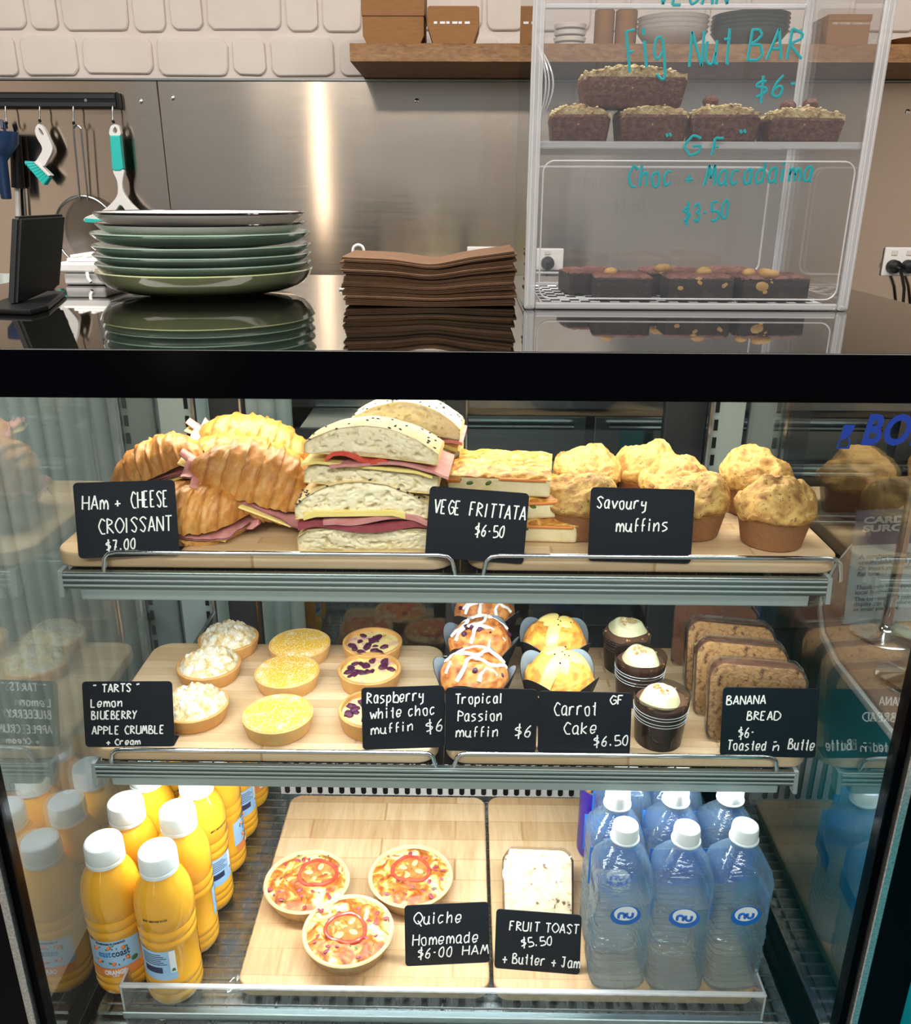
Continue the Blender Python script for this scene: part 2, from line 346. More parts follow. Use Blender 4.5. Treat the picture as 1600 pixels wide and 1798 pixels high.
# ---------------------------------------------------------------- mesh collector
class G:
    def __init__(s): s.v = []; s.f = []; s.mi = []; s.tone = {}; s.flat = False
    def add(s, vs, fs, mi=0, tone=None):
        o = len(s.v); s.v += [tuple(p) for p in vs]
        for f in fs: s.f.append([i+o for i in f]); s.mi.append(mi)
        if tone is not None:
            for i, t in enumerate(tone): s.tone[o+i] = t
        return s
    def grid(s, nu, nv, fn, cu=False, cv=False, mi=0, tone=None):
        vs = [fn(i/(nu if cu else nu-1), j/(nv if cv else nv-1)) for i in range(nu) for j in range(nv)]
        tn = [tone(i/(nu if cu else nu-1), j/(nv if cv else nv-1)) for i in range(nu) for j in range(nv)] if tone else None
        fs = []
        for i in range(nu if cu else nu-1):
            for j in range(nv if cv else nv-1):
                a, b = i*nv+j, ((i+1) % nu)*nv+j; c, d = ((i+1) % nu)*nv+(j+1) % nv, i*nv+(j+1) % nv
                fs.append((a, b, c, d))
        return s.add(vs, fs, mi, tn)
    def lathe(s, prof, n=32, c=(0, 0, 0), mi=0, rf=None):
        """prof = (r, z) from bottom to top; ends closed with fans"""
        vs = []; m = len(prof)
        for r, z in prof:
            for k in range(n):
                a = 2*PI*k/n; rr = r*(rf(a, z) if rf else 1)
                vs.append((c[0]+rr*math.cos(a), c[1]+rr*math.sin(a), c[2]+z))
        fs = [(i*n+k, i*n+(k+1) % n, (i+1)*n+(k+1) % n, (i+1)*n+k) for i in range(m-1) for k in range(n)]
        ring = prof[0] == prof[-1]
        if prof[0][0] > 1e-6 and not ring: fs.append(tuple(range(n-1, -1, -1)))
        if prof[-1][0] > 1e-6 and not ring: fs.append(tuple((m-1)*n+k for k in range(n)))
        return s.add(vs, fs, mi)
    def tube(s, pts, r, n=8, closed=False, mi=0, flat=1.0):
        P = [Vector(p) for p in pts]; m = len(P); vs = []
        R = r if isinstance(r, (list, tuple)) else [r]*m
        up = None
        for i in range(m):
            a = P[(i-1) % m] if (closed or i > 0) else P[i]; b = P[(i+1) % m] if (closed or i < m-1) else P[i]
            t = (b-a); t = t.normalized() if t.length > 1e-9 else Vector((0, 0, 1))
            if up is None: up = Vector((0, 0, 1)) if abs(t.z) < .9 else Vector((0, 1, 0))
            x = t.cross(up); x = x.normalized() if x.length > 1e-6 else Vector((1, 0, 0)); y = x.cross(t).normalized(); up = y
            for k in range(n):
                an = 2*PI*k/n; vs.append(P[i]+x*(R[i]*math.cos(an))+y*(R[i]*flat*math.sin(an)))
        fs = [(i*n+k, i*n+(k+1) % n, ((i+1) % m)*n+(k+1) % n, ((i+1) % m)*n+k) for i in range(m if closed else m-1) for k in range(n)]
        if not closed: fs += [tuple(range(n-1, -1, -1)), tuple((m-1)*n+k for k in range(n))]
        return s.add(vs, fs, mi)
    def box(s, x0, x1, y0, y1, z0, z1, b=0.0, seg=2, mi=0, mat=None):
        s.flat = True; bm = bmesh.new(); bmesh.ops.create_cube(bm, size=1)
        for v in bm.verts: v.co = Vector((x0+(v.co.x+.5)*(x1-x0), y0+(v.co.y+.5)*(y1-y0), z0+(v.co.z+.5)*(z1-z0)))
        if b: bmesh.ops.bevel(bm, geom=bm.edges[:], offset=b, segments=seg, affect='EDGES', profile=.5)
        bm.verts.index_update()
        vs = [(mat @ v.co) if mat else v.co.copy() for v in bm.verts]; fs = [[v.index for v in f.verts] for f in bm.faces]; bm.free()
        return s.add(vs, fs, mi)
    def prism(s, poly, z0, z1, b=0.0, seg=2, mi=0, axis='z'):
        """extrude a 2D outline"""
        s.flat = True; bm = bmesh.new(); vs = [bm.verts.new((x, y, z0)) for x, y in poly]; f = bm.faces.new(vs)
        r = bmesh.ops.extrude_face_region(bm, geom=[f])
        for v in r['geom']:
            if isinstance(v, bmesh.types.BMVert): v.co.z = z1
        bmesh.ops.recalc_face_normals(bm, faces=bm.faces[:])
        if b:
            ed = [e for e in bm.edges if abs(e.verts[0].co.z-e.verts[1].co.z) < 1e-9]
            bmesh.ops.bevel(bm, geom=ed, offset=b, segments=seg, affect='EDGES', profile=.5)
        bm.verts.index_update(); out = []
        for v in bm.verts:
            x, y, z = v.co
            out.append((x, y, z) if axis == 'z' else (x, z, y) if axis == 'y' else (z, x, y))
        fs = [[v.index for v in f.verts] for f in bm.faces]; bm.free()
        return s.add(out, fs, mi)
    def ball(s, c, r, n=10, m=7, mi=0, sc=(1, 1, 1), rot=None, nz=0):
        R = (rot or Euler((0, 0, 0))).to_matrix(); c = Vector(c); vs = [c+R @ Vector((0, 0, -r*sc[2]))]
        for j in range(1, m):
            a = PI*j/m-PI/2
            for k in range(n):
                b = 2*PI*k/n; rr = r*(1+nz*noise.noise(Vector((math.cos(b)*2, math.sin(b)*2, a*2))+c*300)) if nz else r
                vs.append(c+R @ Vector((rr*sc[0]*math.cos(a)*math.cos(b), rr*sc[1]*math.cos(a)*math.sin(b), rr*sc[2]*math.sin(a))))
        vs.append(c+R @ Vector((0, 0, r*sc[2]))); L = len(vs)-1; fs = []
        for k in range(n): fs += [(0, 1+(k+1) % n, 1+k), (L, L-n+k, L-n+(k+1) % n)]
        for j in range(m-2):
            for k in range(n): fs.append((1+j*n+k, 1+j*n+(k+1) % n, 1+(j+1)*n+(k+1) % n, 1+(j+1)*n+k))
        return s.add(vs, fs, mi)
    def warp(s, fn, start=0):
        s.v = s.v[:start]+[tuple(fn(Vector(p))) for p in s.v[start:]]; return s
    def build(s, name, mat, parent=None, sharp=40, smooth=True):
        me = bpy.data.meshes.new(name); me.from_pydata(s.v, [], s.f)
        mats = mat if isinstance(mat, (list, tuple)) else [mat]
        for m in mats: me.materials.append(M[m] if isinstance(m, str) else m)
        if len(mats) > 1: me.polygons.foreach_set('material_index', s.mi)
        bm = bmesh.new(); bm.from_mesh(me); bmesh.ops.recalc_face_normals(bm, faces=bm.faces[:]); bm.to_mesh(me); bm.free()
        if s.tone:
            at_ = me.attributes.new('tone', 'FLOAT', 'POINT'); at_.data.foreach_set('value', [s.tone.get(i, .5) for i in range(len(s.v))])
        if smooth:
            me.polygons.foreach_set('use_smooth', [True]*len(me.polygons)); me.set_sharp_from_angle(angle=math.radians(min(sharp, 14) if s.flat else sharp))
        me.update()
        o = bpy.data.objects.new(name, me); COL.objects.link(o)
        if parent: o.parent = parent
        return o

def tag(o, label, cat, group=None, kind=None):
    o['label'] = label; o['category'] = cat
    if group: o['group'] = group
    if kind: o['kind'] = kind
    return o
def thing(name, label, cat, loc=(0, 0, 0), rz=0, group=None):
    o = bpy.data.objects.new(name, None); COL.objects.link(o); o.location = loc; o.rotation_euler = (0, 0, rz); o.empty_display_size = .02
    return tag(o, label, cat, group)
def struct(o): o['kind'] = 'structure'; return o
def dup(root, loc, rz=0, label=None, group=None):
    r = root.copy(); COL.objects.link(r); r.location = loc; r.rotation_euler = (0, 0, rz)
    if label: r['label'] = label
    if group: r['group'] = group
    for ch in list(root.children):
        c = ch.copy(); COL.objects.link(c); c.parent = r
        for g_ in list(ch.children):
            d = g_.copy(); COL.objects.link(d); d.parent = c
    return r
def fbm(p, s, o=4): return noise.fractal(Vector(p)*s, 1.0, 2.0, o)
def rrect(x0, x1, y0, y1, r, n=8):
    out = []
    for cx, cy, a in ((x1-r, y1-r, 0), (x0+r, y1-r, 90), (x0+r, y0+r, 180), (x1-r, y0+r, 270)):
        for k in range(n+1):
            t = math.radians(a+90*k/n); out.append((cx+r*math.cos(t), cy+r*math.sin(t)))
    return out

# ---------------------------------------------------------------- hand lettering (single strokes; x y digits, baseline y=2, capitals to 8)
GL = {
'A': '02 28 42|14 34', 'B': '08 02|08 28 37 26 05|05 35 43 32 02', 'C': '~47 28 17 05 13 22 42', 'D': '08 02|08 28 46 44 22 02', 'E': '38 08 02 32|05 25', 'F': '38 08 02|05 25',
'G': '~47 28 17 05 13 22 43 45|25 45', 'H': '08 02|48 42|05 45', 'I': '18 12', 'J': '08 38|~28 23 12 03', 'K': '08 02|38 05 42', 'L': '08 02 32', 'M': '02 18 24 38 42', 'N': '02 08 42 48', 'O': '~28 06 04 22 44 46 28',
'P': '08 02|08 37 46 35 05', 'Q': '~28 06 04 22 44 46 28|24 41', 'R': '02 08 37 36 05 42', 'S': '~47 28 07 16 34 33 22 03', 'T': '08 48|28 22', 'U': '08 ~08 03 22 43 48', 'V': '08 22 48', 'W': '08 12 25 32 48', 'Y': '08 25 48|25 12',
'a': '~36 16 04 12 33 36|36 32 42', 'b': '08 02|~04 26 45 42 22 02', 'c': '~36 16 04 12 33', 'd': '38 32|~36 16 04 12 33', 'e': '~04 34 36 16 04 12 33', 'f': '~38 28 17 12|05 35', 'g': '~36 16 04 13 34|~36 31 20 01', 'h': '08 02|~04 26 35 32',
'i': '16 12|18 17', 'j': '~26 21 10|28 27', 'k': '08 02|36 04 32', 'l': '18 12', 'm': '06 02|~04 16 24 22|~24 36 44 42', 'n': '06 02|~04 26 35 32', 'o': '~26 05 12 32 35 26', 'p': '06 00|~05 26 35 33 12 03', 'r': '06 02|~04 16 36', 's': '~36 16 05 24 33 12 02',
't': '28 22 32|06 36', 'u': '~06 03 22 34|36 32 42', 'v': '06 22 46', 'w': '06 12 25 32 46', 'x': '06 32|36 02', 'y': '06 ~06 04 24|36 31 10', '$': '~37 17 06 35 34 13 03|29 21', '0': '~28 06 03 22 34 37 28', '1': '18 12', '2': '~07 28 37 02|02 42', '3': '~07 28 36 15|~15 34 22 03',
'5': '38 08 05|~05 35 43 22 02', '6': '~38 16 03 22 34 25 04', '7': '08 38 12|14 34', '8': '~15 07 28 37 03 12 32 15', '+': '26 22|04 44', '-': '05 25', '.': '12 13', '"': '08 17|28 37', "'": '28 27', '~n': '06 02 36 32|07 37', 'H2': '08 02',
}
def strokes(text, fixed=None):
    out = []; x = 0.0; rnd = random.Random(text)
    i = 0
    while i < len(text):
        ch = text[i]; i += 1
        if ch == ' ': x += .55; continue
        g = GL.get(ch)
        if g is None: continue
        wide = .58 if ch in 'il1\'.I' else .72 if ch in '-"fjt' else 1.0 if ch not in 'MWmwDOQ' else 1.2
        for st in g.split('|'):
            sm = '~' in st; pts = [(int(p[0])/4, (int(p[1])-2)/6) for p in st.replace('~', '').split()]
            if sm and len(pts) > 2:
                q = [pts[0]]+pts+[pts[-1]]; cr = []
                if pts[0] == pts[-1]: q = [pts[-2]]+pts+[pts[1]]
                for k in range(1, len(q)-2):
                    for t in (0, .25, .5, .75):
                        a, b, c, d = q[k-1], q[k], q[k+1], q[k+2]
                        cr.append(tuple(.5*(2*b[m]+(c[m]-a[m])*t+(2*a[m]-5*b[m]+4*c[m]-d[m])*t*t+(3*b[m]-a[m]-3*c[m]+d[m])*t**3) for m in (0, 1)))
                pts = cr+[pts[-1]]
            jx, jy = rnd.uniform(-.02, .02), rnd.uniform(-.03, .03)
            out.append([(x+wide*(.62*px)+jx+.10*py, py+jy) for px, py in pts])
        x += wide*.62+.22
    return out, max(x-.2, .1)
def write(g, text, p0, ux, uz, width, h, r, off=Vector((0, 0, 0)), n=6):
    """handwriting from p0, running along ux over the given width"""
    ss, w = strokes(text); k = width/w
    for st in ss:
        pts = [p0+ux*(x*k)+uz*(y*h)+off for x, y in st]
        if len(pts) == 1: pts.append(pts[0]+uz*.001)
        if len(pts) in (3, 4, 5, 6) and st is not None and not getattr(st, 'sm', False):
            for a, b in zip(pts, pts[1:]):
                if (b-a).length > 1e-5: g.tube([a, b], r, n)
        else: g.tube(pts, r, n)
def printed(name, text, size, mat, parent, bold=0.0, shear=0.0, depth=.0004, align='LEFT', spacing=1.0):
    """printed lettering lying in the local XZ plane, facing -Y; returns mesh object"""
    cu = bpy.data.curves.new(name, 'FONT'); cu.body = text; cu.size = size; cu.offset = bold; cu.shear = shear; cu.extrude = depth; cu.align_x = align; cu.space_character = spacing
    cu.resolution_u = 3
    t = bpy.data.objects.new('tmp', cu); COL.objects.link(t); bpy.context.view_layer.update()
    me = bpy.data.meshes.new_from_object(t.evaluated_get(bpy.context.evaluated_depsgraph_get()))
    bpy.data.objects.remove(t); me.materials.clear(); me.materials.append(M[mat])
    me.transform(Matrix.Rotation(PI/2, 4, 'X'))
    o = bpy.data.objects.new(name, me); COL.objects.link(o); o.parent = parent
    return o
def fit_width(o, w):
    xs = [v.co.x for v in o.data.vertices]; k = w/(max(xs)-min(xs)); o.data.transform(Matrix.Scale(k, 4, (1, 0, 0)))
def bend(o, R, a0=0.0, z=0.0, out=0.0):
    """wrap XZ lettering around a vertical cylinder of radius R, a0 = angle from -Y"""
    for v in o.data.vertices:
        a = v.co.x/R+a0; r = R+out-v.co.y
        v.co = Vector((r*math.sin(a), -r*math.cos(a), v.co.z+z))
exec_later = []

# ================================================================ THE SETTING
g = G(); g.box(-3, 3, -4, 1.9, -.05, 0); struct(g.build('floor', 'floor'))
g = G(); g.box(-3, 3, -4, 1.9, 2.7, 2.75); struct(g.build('ceiling', 'ceiling'))
g = G(); g.box(-3.05, -3, -4, 1.9, 0, 2.7); struct(g.build('wall_left', 'wall_paint'))
g = G(); g.box(3, 3.05, -4, 1.9, 0, 2.7); struct(g.build('wall_right', 'wall_paint'))
# back wall: painted, with raised rough bricks
g = G(); g.box(-3, 3, 1.815, 1.9, 0, 2.7)
rnd = random.Random(3)
def brick(x0, x1, z0, z1):
    n = 44; pts = []; r = min(x1-x0, z1-z0)*.24
    base = rrect(x0, x1, z0, z1, r, 10); m = len(base); sd = rnd.uniform(0, 99)
    c = Vector(((x0+x1)/2, (z0+z1)/2))
    def wob(p, k): return 1+.035*noise.noise(Vector((p[0]*28, p[1]*28, sd)))+.03*noise.noise(Vector((p[0]*70, p[1]*70, sd)))-k
    rings = []
    for k, y in ((-.012, 1.8155), (.0, 1.8095), (.035, 1.807), (.08, 1.8065)):
        rings.append([(c.x+(p[0]-c.x)*wob(p, k), y+.0012*noise.noise(Vector((p[0]*30, p[1]*30, 5))), c.y+(p[1]-c.y)*wob(p, k*1.6)) for p in base])
    vs = [p for rg in rings for p in rg]; fs = [(i*m+k, i*m+(k+1) % m, (i+1)*m+(k+1) % m, (i+1)*m+k) for i in range(3) for k in range(m)]
    fs.append(tuple(3*m+k for k in range(m))); g.add(vs, fs)
PXM = 2.4945/FPX*1.02
rows = {0: [-190, -100, -30, 27, 136, 268, 402, 468, 590, 700, 760, 880, 945, 1010, 1130, 1200, 1330, 1400, 1520, 1600, 1720],
        1: [-200, -110, -60, 53, 110, 233, 298, 362, 500, 564, 640, 700, 850, 925, 1040, 1100, 1240, 1310, 1420, 1490, 1610, 1700],
        2: [-190, -80, 20, 30, 142, 270, 412, 520, 600, 720, 790, 900, 960, 1080, 1200, 1260, 1390, 1500, 1560, 1700],
        3: [-200, -60, 10, 130, 190, 330, 400, 540, 600, 740, 860, 910, 1050, 1120, 1260, 1400, 1460, 1600]}
for k in range(4):
    z0 = 1.604+k*.1035; xs = rows[k]
    for a, b in zip(xs, xs[1:]):
        if b-a < 30: continue
        xa, xb = at(a, 60, Y=1.81).x, at(b, 60, Y=1.81).x
        brick(xa+.007, xb-.007, z0+.005+rnd.uniform(-.003, .003), z0+.092+rnd.uniform(-.004, .003))
struct(g.build('wall_back', 'wall_paint', sharp=30))
# steel splashback in two sheets
sx = at(277, 160, Y=1.8).x
for nm, a, b in (('trim_1', -2.2, sx-.001), ('trim_2', sx+.001, 2.4)):
    g = G(); g.box(a, b, 1.80, 1.8145, .6, 1.5935, .0012, 1); struct(g.build(nm, 'splash'))
g = G(); g.box(-2.2, 2.4, 1.795, 1.8145, 1.5936, 1.599, .001, 1); struct(g.build('trim_3', 'steel'))

# ================================================================ KITCHEN SIDE
bench = thing('kitchen_bench', 'stainless kitchen bench with drawers behind the display case', 'bench', (0, 1.5, 0))
g = G(); g.box(-1.6, 1.7, -.3, .299, .86, .9, .004); g.build('bench_top', 'steel', bench)
g = G(); g.box(-1.6, 1.7, -.26, .299, .06, .859); g.build('carcass', 'dark_grey', bench)
for i, (z0, z1) in enumerate(((.74, .84), (.62, .73), (.50, .61), (.30, .49))):
    for x0, x1 in ((-.02, .30), (.32, .62), (.66, 1.0), (1.02, 1.4)):
        g = G(); g.box(x0, x1, -.275, -.261, z0, z1, .003); d = g.build('drawer', 'steel', bench)
        g = G(); g.tube([(x0+.03, -.295, z1-.02), (x1-.03, -.295, z1-.02)], .006, 8); g.build('handle', 'rod_steel', d)
for x0, x1 in ((-1.5, -.9), (-.88, -.48)):
    g = G(); g.box(x0, x1, -.275, -.261, .1, .84, .003); g.build('door', 'mid_grey', bench)
appl = thing('appliance', 'small black appliance with pale lettering seen behind the sandwiches', 'appliance', (0, 0, 0))
p0 = at(530, 812, Y=1.02); p1 = at(612, 755, Y=1.02)
g = G(); g.box(p0.x, p1.x+.10, 1.02, 1.19, p0.z-.2, p1.z, .006); g.build('housing', 'black_matt', appl)
t = printed('lettering', 'EBES', .020, 'paper_white', appl, .0006); fit_width(t, .055); q = at(537, 783, Y=1.018); t.location = (q.x, 1.0185, q.z)
g = G(); g.box(p0.x, p1.x+.10, 1.015, 1.19, p1.z+.0005, p1.z+.006, .002); g.build('lid', 'steel', appl)
g = G(); g.box(p0.x+.01, p1.x+.09, 1.03, 1.18, 0, p0.z-.2); g.build('stand', 'dark_grey', appl)

# fluted pale sheet standing beside / behind the case
fl = G()
x0, x1 = at(-330, 760, Y=.95).x, at(514, 760, Y=.95).x
pitch = .0335
def flf(u, v):
    x = x0+(x1-x0)*u; k = ((x-x0)/pitch) % 1.0
    return (x, .95-.017*math.sin(PI*k)**.8, v)
nu = int((x1-x0)/pitch)*8
fl.grid(nu, 2, lambda u, v: flf(u, .0+v*1.175)); fl.grid(nu, 2, lambda u, v: (x0+(x1-x0)*u, .958, v*1.175))
tag(fl.build('fluted_panel', 'flute', sharp=60), 'pale vertically fluted screen standing behind the left end of the case', 'screen')

# ================================================================ COUNTER ON THE RIGHT
ZC = .725
cn = thing('service_counter', 'teal fronted counter with pale timber top beside the glass case', 'counter', (.9, .1, 0))
poly = [(-.36, -1.0), (.9, -1.0), (.9, .9), (.06, .9)]
for k in range(9):
    t = k/8; poly.append((.06-.42*(1-(1-t)**1.7) if t < 1 else -.36, .9-.66*t**1.0))
inner = [(x*.985+.006, y*.99) for x, y in poly]
g = G(); g.prism(inner, .02, ZC-.028, 0, axis='z'); g.build('counter_front', 'teal_panel', cn)
g = G(); g.prism(poly, ZC-.025, ZC, .004); g.build('counter_top', 'counter_wood', cn)
g = G(); pp = [(x, y, ZC-.012) for x, y in poly]; g.tube(pp, .0065, 8, closed=True); g.build('edge_strip', 'white_plastic', cn)
sg = thing('surcharge_sign', 'clear upright stand holding a grey card surcharge notice on the timber counter', 'sign')
sy = .455
A = at(1478, 1098, z=ZC); B_ = at(1612, 1098, z=ZC); T = at(1440, 897, Y=A.y+.01)
w_ = .168; hh = T.z-ZC
sg.location = (A.x, A.y, ZC); sg.rotation_euler = (-.10, 0, .12)
g = G(); g.box(0, w_, 0, .003, 0, hh, .001); g.build('holder', 'acrylic', sg)
g = G(); g.box(.002, w_-.002, -.0012, -.0002, .002, hh*.70); g.build('notice', 'sign_paper', sg)
g = G(); g.box(.002, w_-.002, -.0012, -.0002, hh*.70, hh-.001); g.build('heading_band', 'sign_head', sg)
g = G(); g.box(0, w_, -.002, .04, -.0002, .003); g.build('foot', 'acrylic', sg)
for s_, z_, w2, bd, mt, x_ in (('CARD', .885, .062, .0006, 'sign_paper', .014), ('SURCHARGE', .815, .140, .0006, 'sign_paper', .014),
    ('A surcharge applies to all tap', .585, .130, .0002, 'sign_text', .014), ('credit/debit card payments.', .535, .122, .0002, 'sign_text', .014), ('Or insert your debit card for a', .485, .132, .0002, 'sign_text', .014), ('flat rate.', .435, .036, .0002, 'sign_text', .014),
    ('Thank you for supporting', .32, .105, .0001, 'sign_text', .014), ('local business.', .275, .060, .0001, 'sign_text', .014), ('The terminal will calculate and', .215, .125, .0001, 'sign_text', .014), ('display the fee before you tap', .17, .122, .0001, 'sign_text', .014), ('or enter your PIN.', .125, .072, .0001, 'sign_text', .014)):
    t = printed('lettering', s_,   .0135 if bd > .0005 else .0092, mt, sg, bd, depth=.0002); fit_width(t, w2); t.location = (x_, -.0017, hh*z_)
for k, (px, py, lab) in enumerate(((1552, 1116, 'chrome pole on a round base before the surcharge notice'), (1604, 1196, 'second chrome pole on a round base nearer the glass'))):
    c = at(px, py, z=ZC); st = thing('pole_stand', lab, 'stand', (c.x, c.y, ZC), 0, 'chrome stands on the timber counter')
    g = G(); g.lathe([(.046, 0), (.046, .003), (.040, .007), (.014, .012), (.009, .018), (.008, .02)], 40); g.build('base', 'chrome', st)
    g = G(); g.lathe([(.0075, .0195), (.0075, .42 if k == 0 else .36)], 20); g.build('pole', 'chrome', st)
    g = G(); g.lathe([(.012, .42 if k == 0 else .36), (.05, .424 if k == 0 else .364), (.05, .428 if k == 0 else .368), (0, .43 if k == 0 else .37)], 32); g.build('top_disc', 'chrome', st)

# ================================================================ THE DISPLAY CASE
ZT = 1.20; HX = .454; OX = .53; YB = .66
case = thing('display_case', 'black framed refrigerated glass display case full of food', 'display case', (0, .33, 0))
case.location = (0, 0, 0)
g = G(); g.box(-.62, .546, .0012, .675, ZT-.018, ZT, .0004, 1); g.build('counter_glass', 'counter_glass', case)
g = G(); g.box(-.60, OX, 0, .05, 1.1595, ZT-.0185, .001, 1); g.build('header', 'black_gloss', case)
g = G(); g.box(-.62, .546, -.002, .001, 1.1600, ZT-.0004, .0004, 1); g.build('front_fascia', 'black_gloss', case)
g = G(); g.box(-.60, OX, .0505, YB+.01, 1.153, ZT-.0185); g.build('top_panel', 'black_matt', case)
for s in (-1, 1):
    g = G(); g.box(*sorted((s*(HX+.008), s*(OX if s < 0 else .512))), 0, .045, .12, 1.159, .002, 1); g.build('front_post', 'black_gloss', case)
    g = G(); g.box(*sorted((s*HX, s*(HX+.0085))), -.003, .012, .12, 1.159, .001, 1); g.build('post_trim', 'alu_bright', case)
    g = G(); g.box(*sorted((s*(HX-.010), s*(HX-.0005))), .004, .020, .12, 1.159, .001, 1); g.build('post_seal', 'black_gloss', case)
    g = G(); g.box(*sorted((s*.4535, s*.4565)), .02, YB-.03, .30, 1.155); g.build('side_glass', 'glass_side', case)
    g = G(); g.box(*sorted((s*HX, s*(OX if s < 0 else .512))), YB-.03, YB+.01, .12, 1.153, .002, 1); g.build('rear_post', 'dark_grey', case)
    g = G(); g.box(*sorted((s*.4395, s*.4525)), .02, YB-.03, .341, .3515, .003, 1); g.build('side_rail', 'black_gloss', case)
    x0 = -.450 if s < 0 else .398
    bm_g = G(); bm_g.box(x0, x0+.052, .585, .592, .38, 1.152, .001, 1); plate = bm_g.build('rear_plate', 'led_housing', case)
    xx = -.409 if s < 0 else .404
    g = G()
    for k in range(26): z = .42+k*.028; g.box(xx, xx+.006, .5835, .5848, z, z+.017)
    g.build('bracket_slots', 'black_matt', plate)
    g = G(); g.box(xx+.014 if s < 0 else xx-.010, xx+.018 if s < 0 else xx-.006, .575, .5848, .38, 1.152); g.build('edge_strip', 'chrome', plate)
g = G(); g.box(-HX+.0005, HX-.0005, .004, .010, .20, 1.158); fg = g.build('front_glass', 'glass', case)
# lettering and emblem on the front glass
c0 = at(1511, 780, Y=.002)
t = printed('lettering', 'BON', .036, 'logo_blue', fg, .0012, .18, .0003, spacing=1.08); fit_width(t, .064); t.location = (c0.x, .0035, c0.z)
em = G(); e0 = at(1470, 787, Y=.003); e1 = at(1502, 746, Y=.003); wE, hE = (e1.x-e0.x), (e1.z-e0.z)
def ep(x, y): return (e0.x+(x*.78+y*.22)*wE, e0.z+y*hE)
curve = [ep(.05+.95*math.sin(t*PI/2)**1.0, .36+.64*(1-math.cos(t*PI/2))) for t in [k/12 for k in range(13)]]
em.prism([ep(0, .36)]+curve[1:]+[ep(0, 1)], .0027, .0036, axis='y')
em.tube([(*ep(.03, .34)[:1], .003, ep(.03, .34)[1]), (ep(.0, .02)[0], .003, ep(0, .02)[1]), (ep(1.05, .02)[0], .003, ep(1, .02)[1]), (ep(.98, .25)[0], .003, ep(0, .25)[1]), (ep(.68, .46)[0], .003, ep(0, .46)[1])], .0010, 6)
em.build('emblem', 'logo_blue', fg, smooth=False)
# lamp in the roof of the case
g = G(); g.box(-.43, .43, .335, .385, 1.1495, 1.1525, .001, 1); lp = g.build('roof_lamp', emit('lamp_diffuser', '#fff0d8', 3.0), case)
# rear sliding doors
for nm, a, b in (('left', at(372, 760, Y=.63).x, at(430, 760, Y=.63).x), ('mid', at(782, 760, Y=.63).x, at(822, 760, Y=.63).x), ('right', at(1165, 760, Y=.63).x, at(1238, 760, Y=.63).x)):
    g = G(); g.box(a, b, .625, .65, .42, 1.152, .002, 1); rs = g.build('door_stile', 'dark_grey', case)
    g = G(); g.box(b-.004, b-.001, .622, .6249, .42, 1.152); g.build('edge_strip', 'chrome', rs)
g = G(); g.box(-HX, HX, .634, .638, .42, 1.152); g.build('rear_door_glass', 'glass_rear', case)
# base of the case
g = G(); g.box(-HX+.002, HX-.002, .02, YB-.03, .30, .3405); g.build('base_tray', 'steel_bright', case)
g = G(); g.box(-OX, .512, .012, YB, .05, .2995); g.build('plinth', 'black_matt', case)
# perforated return-air panels
pb = G(); zb0, zb1 = .36, .47
pb.box(-.285, .40, .496, .500, zb0+.001, zb1); back = pb.build('rear_air_panel', 'bowl_white', case)
g = G()
x = -.278
while x < .38: g.prism(rrect(x, x+.0085, zb0+.004, zb1-.01, .004, 4), .4942, .4957, axis='y'); x += .0185
g.build('air_slots', 'black_matt', back, smooth=False)
g = G(); g.box(-.40, .40, .0225, .072, .3407, .347, .001); gr = g.build('front_air_grille', 'steel_bright', case)
g = G()
for k in range(34):
    for r_ in range(2): g.lathe([(.0052, .3471), (.0052, .3478)], 14, (-.39+k*.0237+r_*.0118, .034+r_*.018, 0))
g.build('air_holes', 'black_gloss', gr)

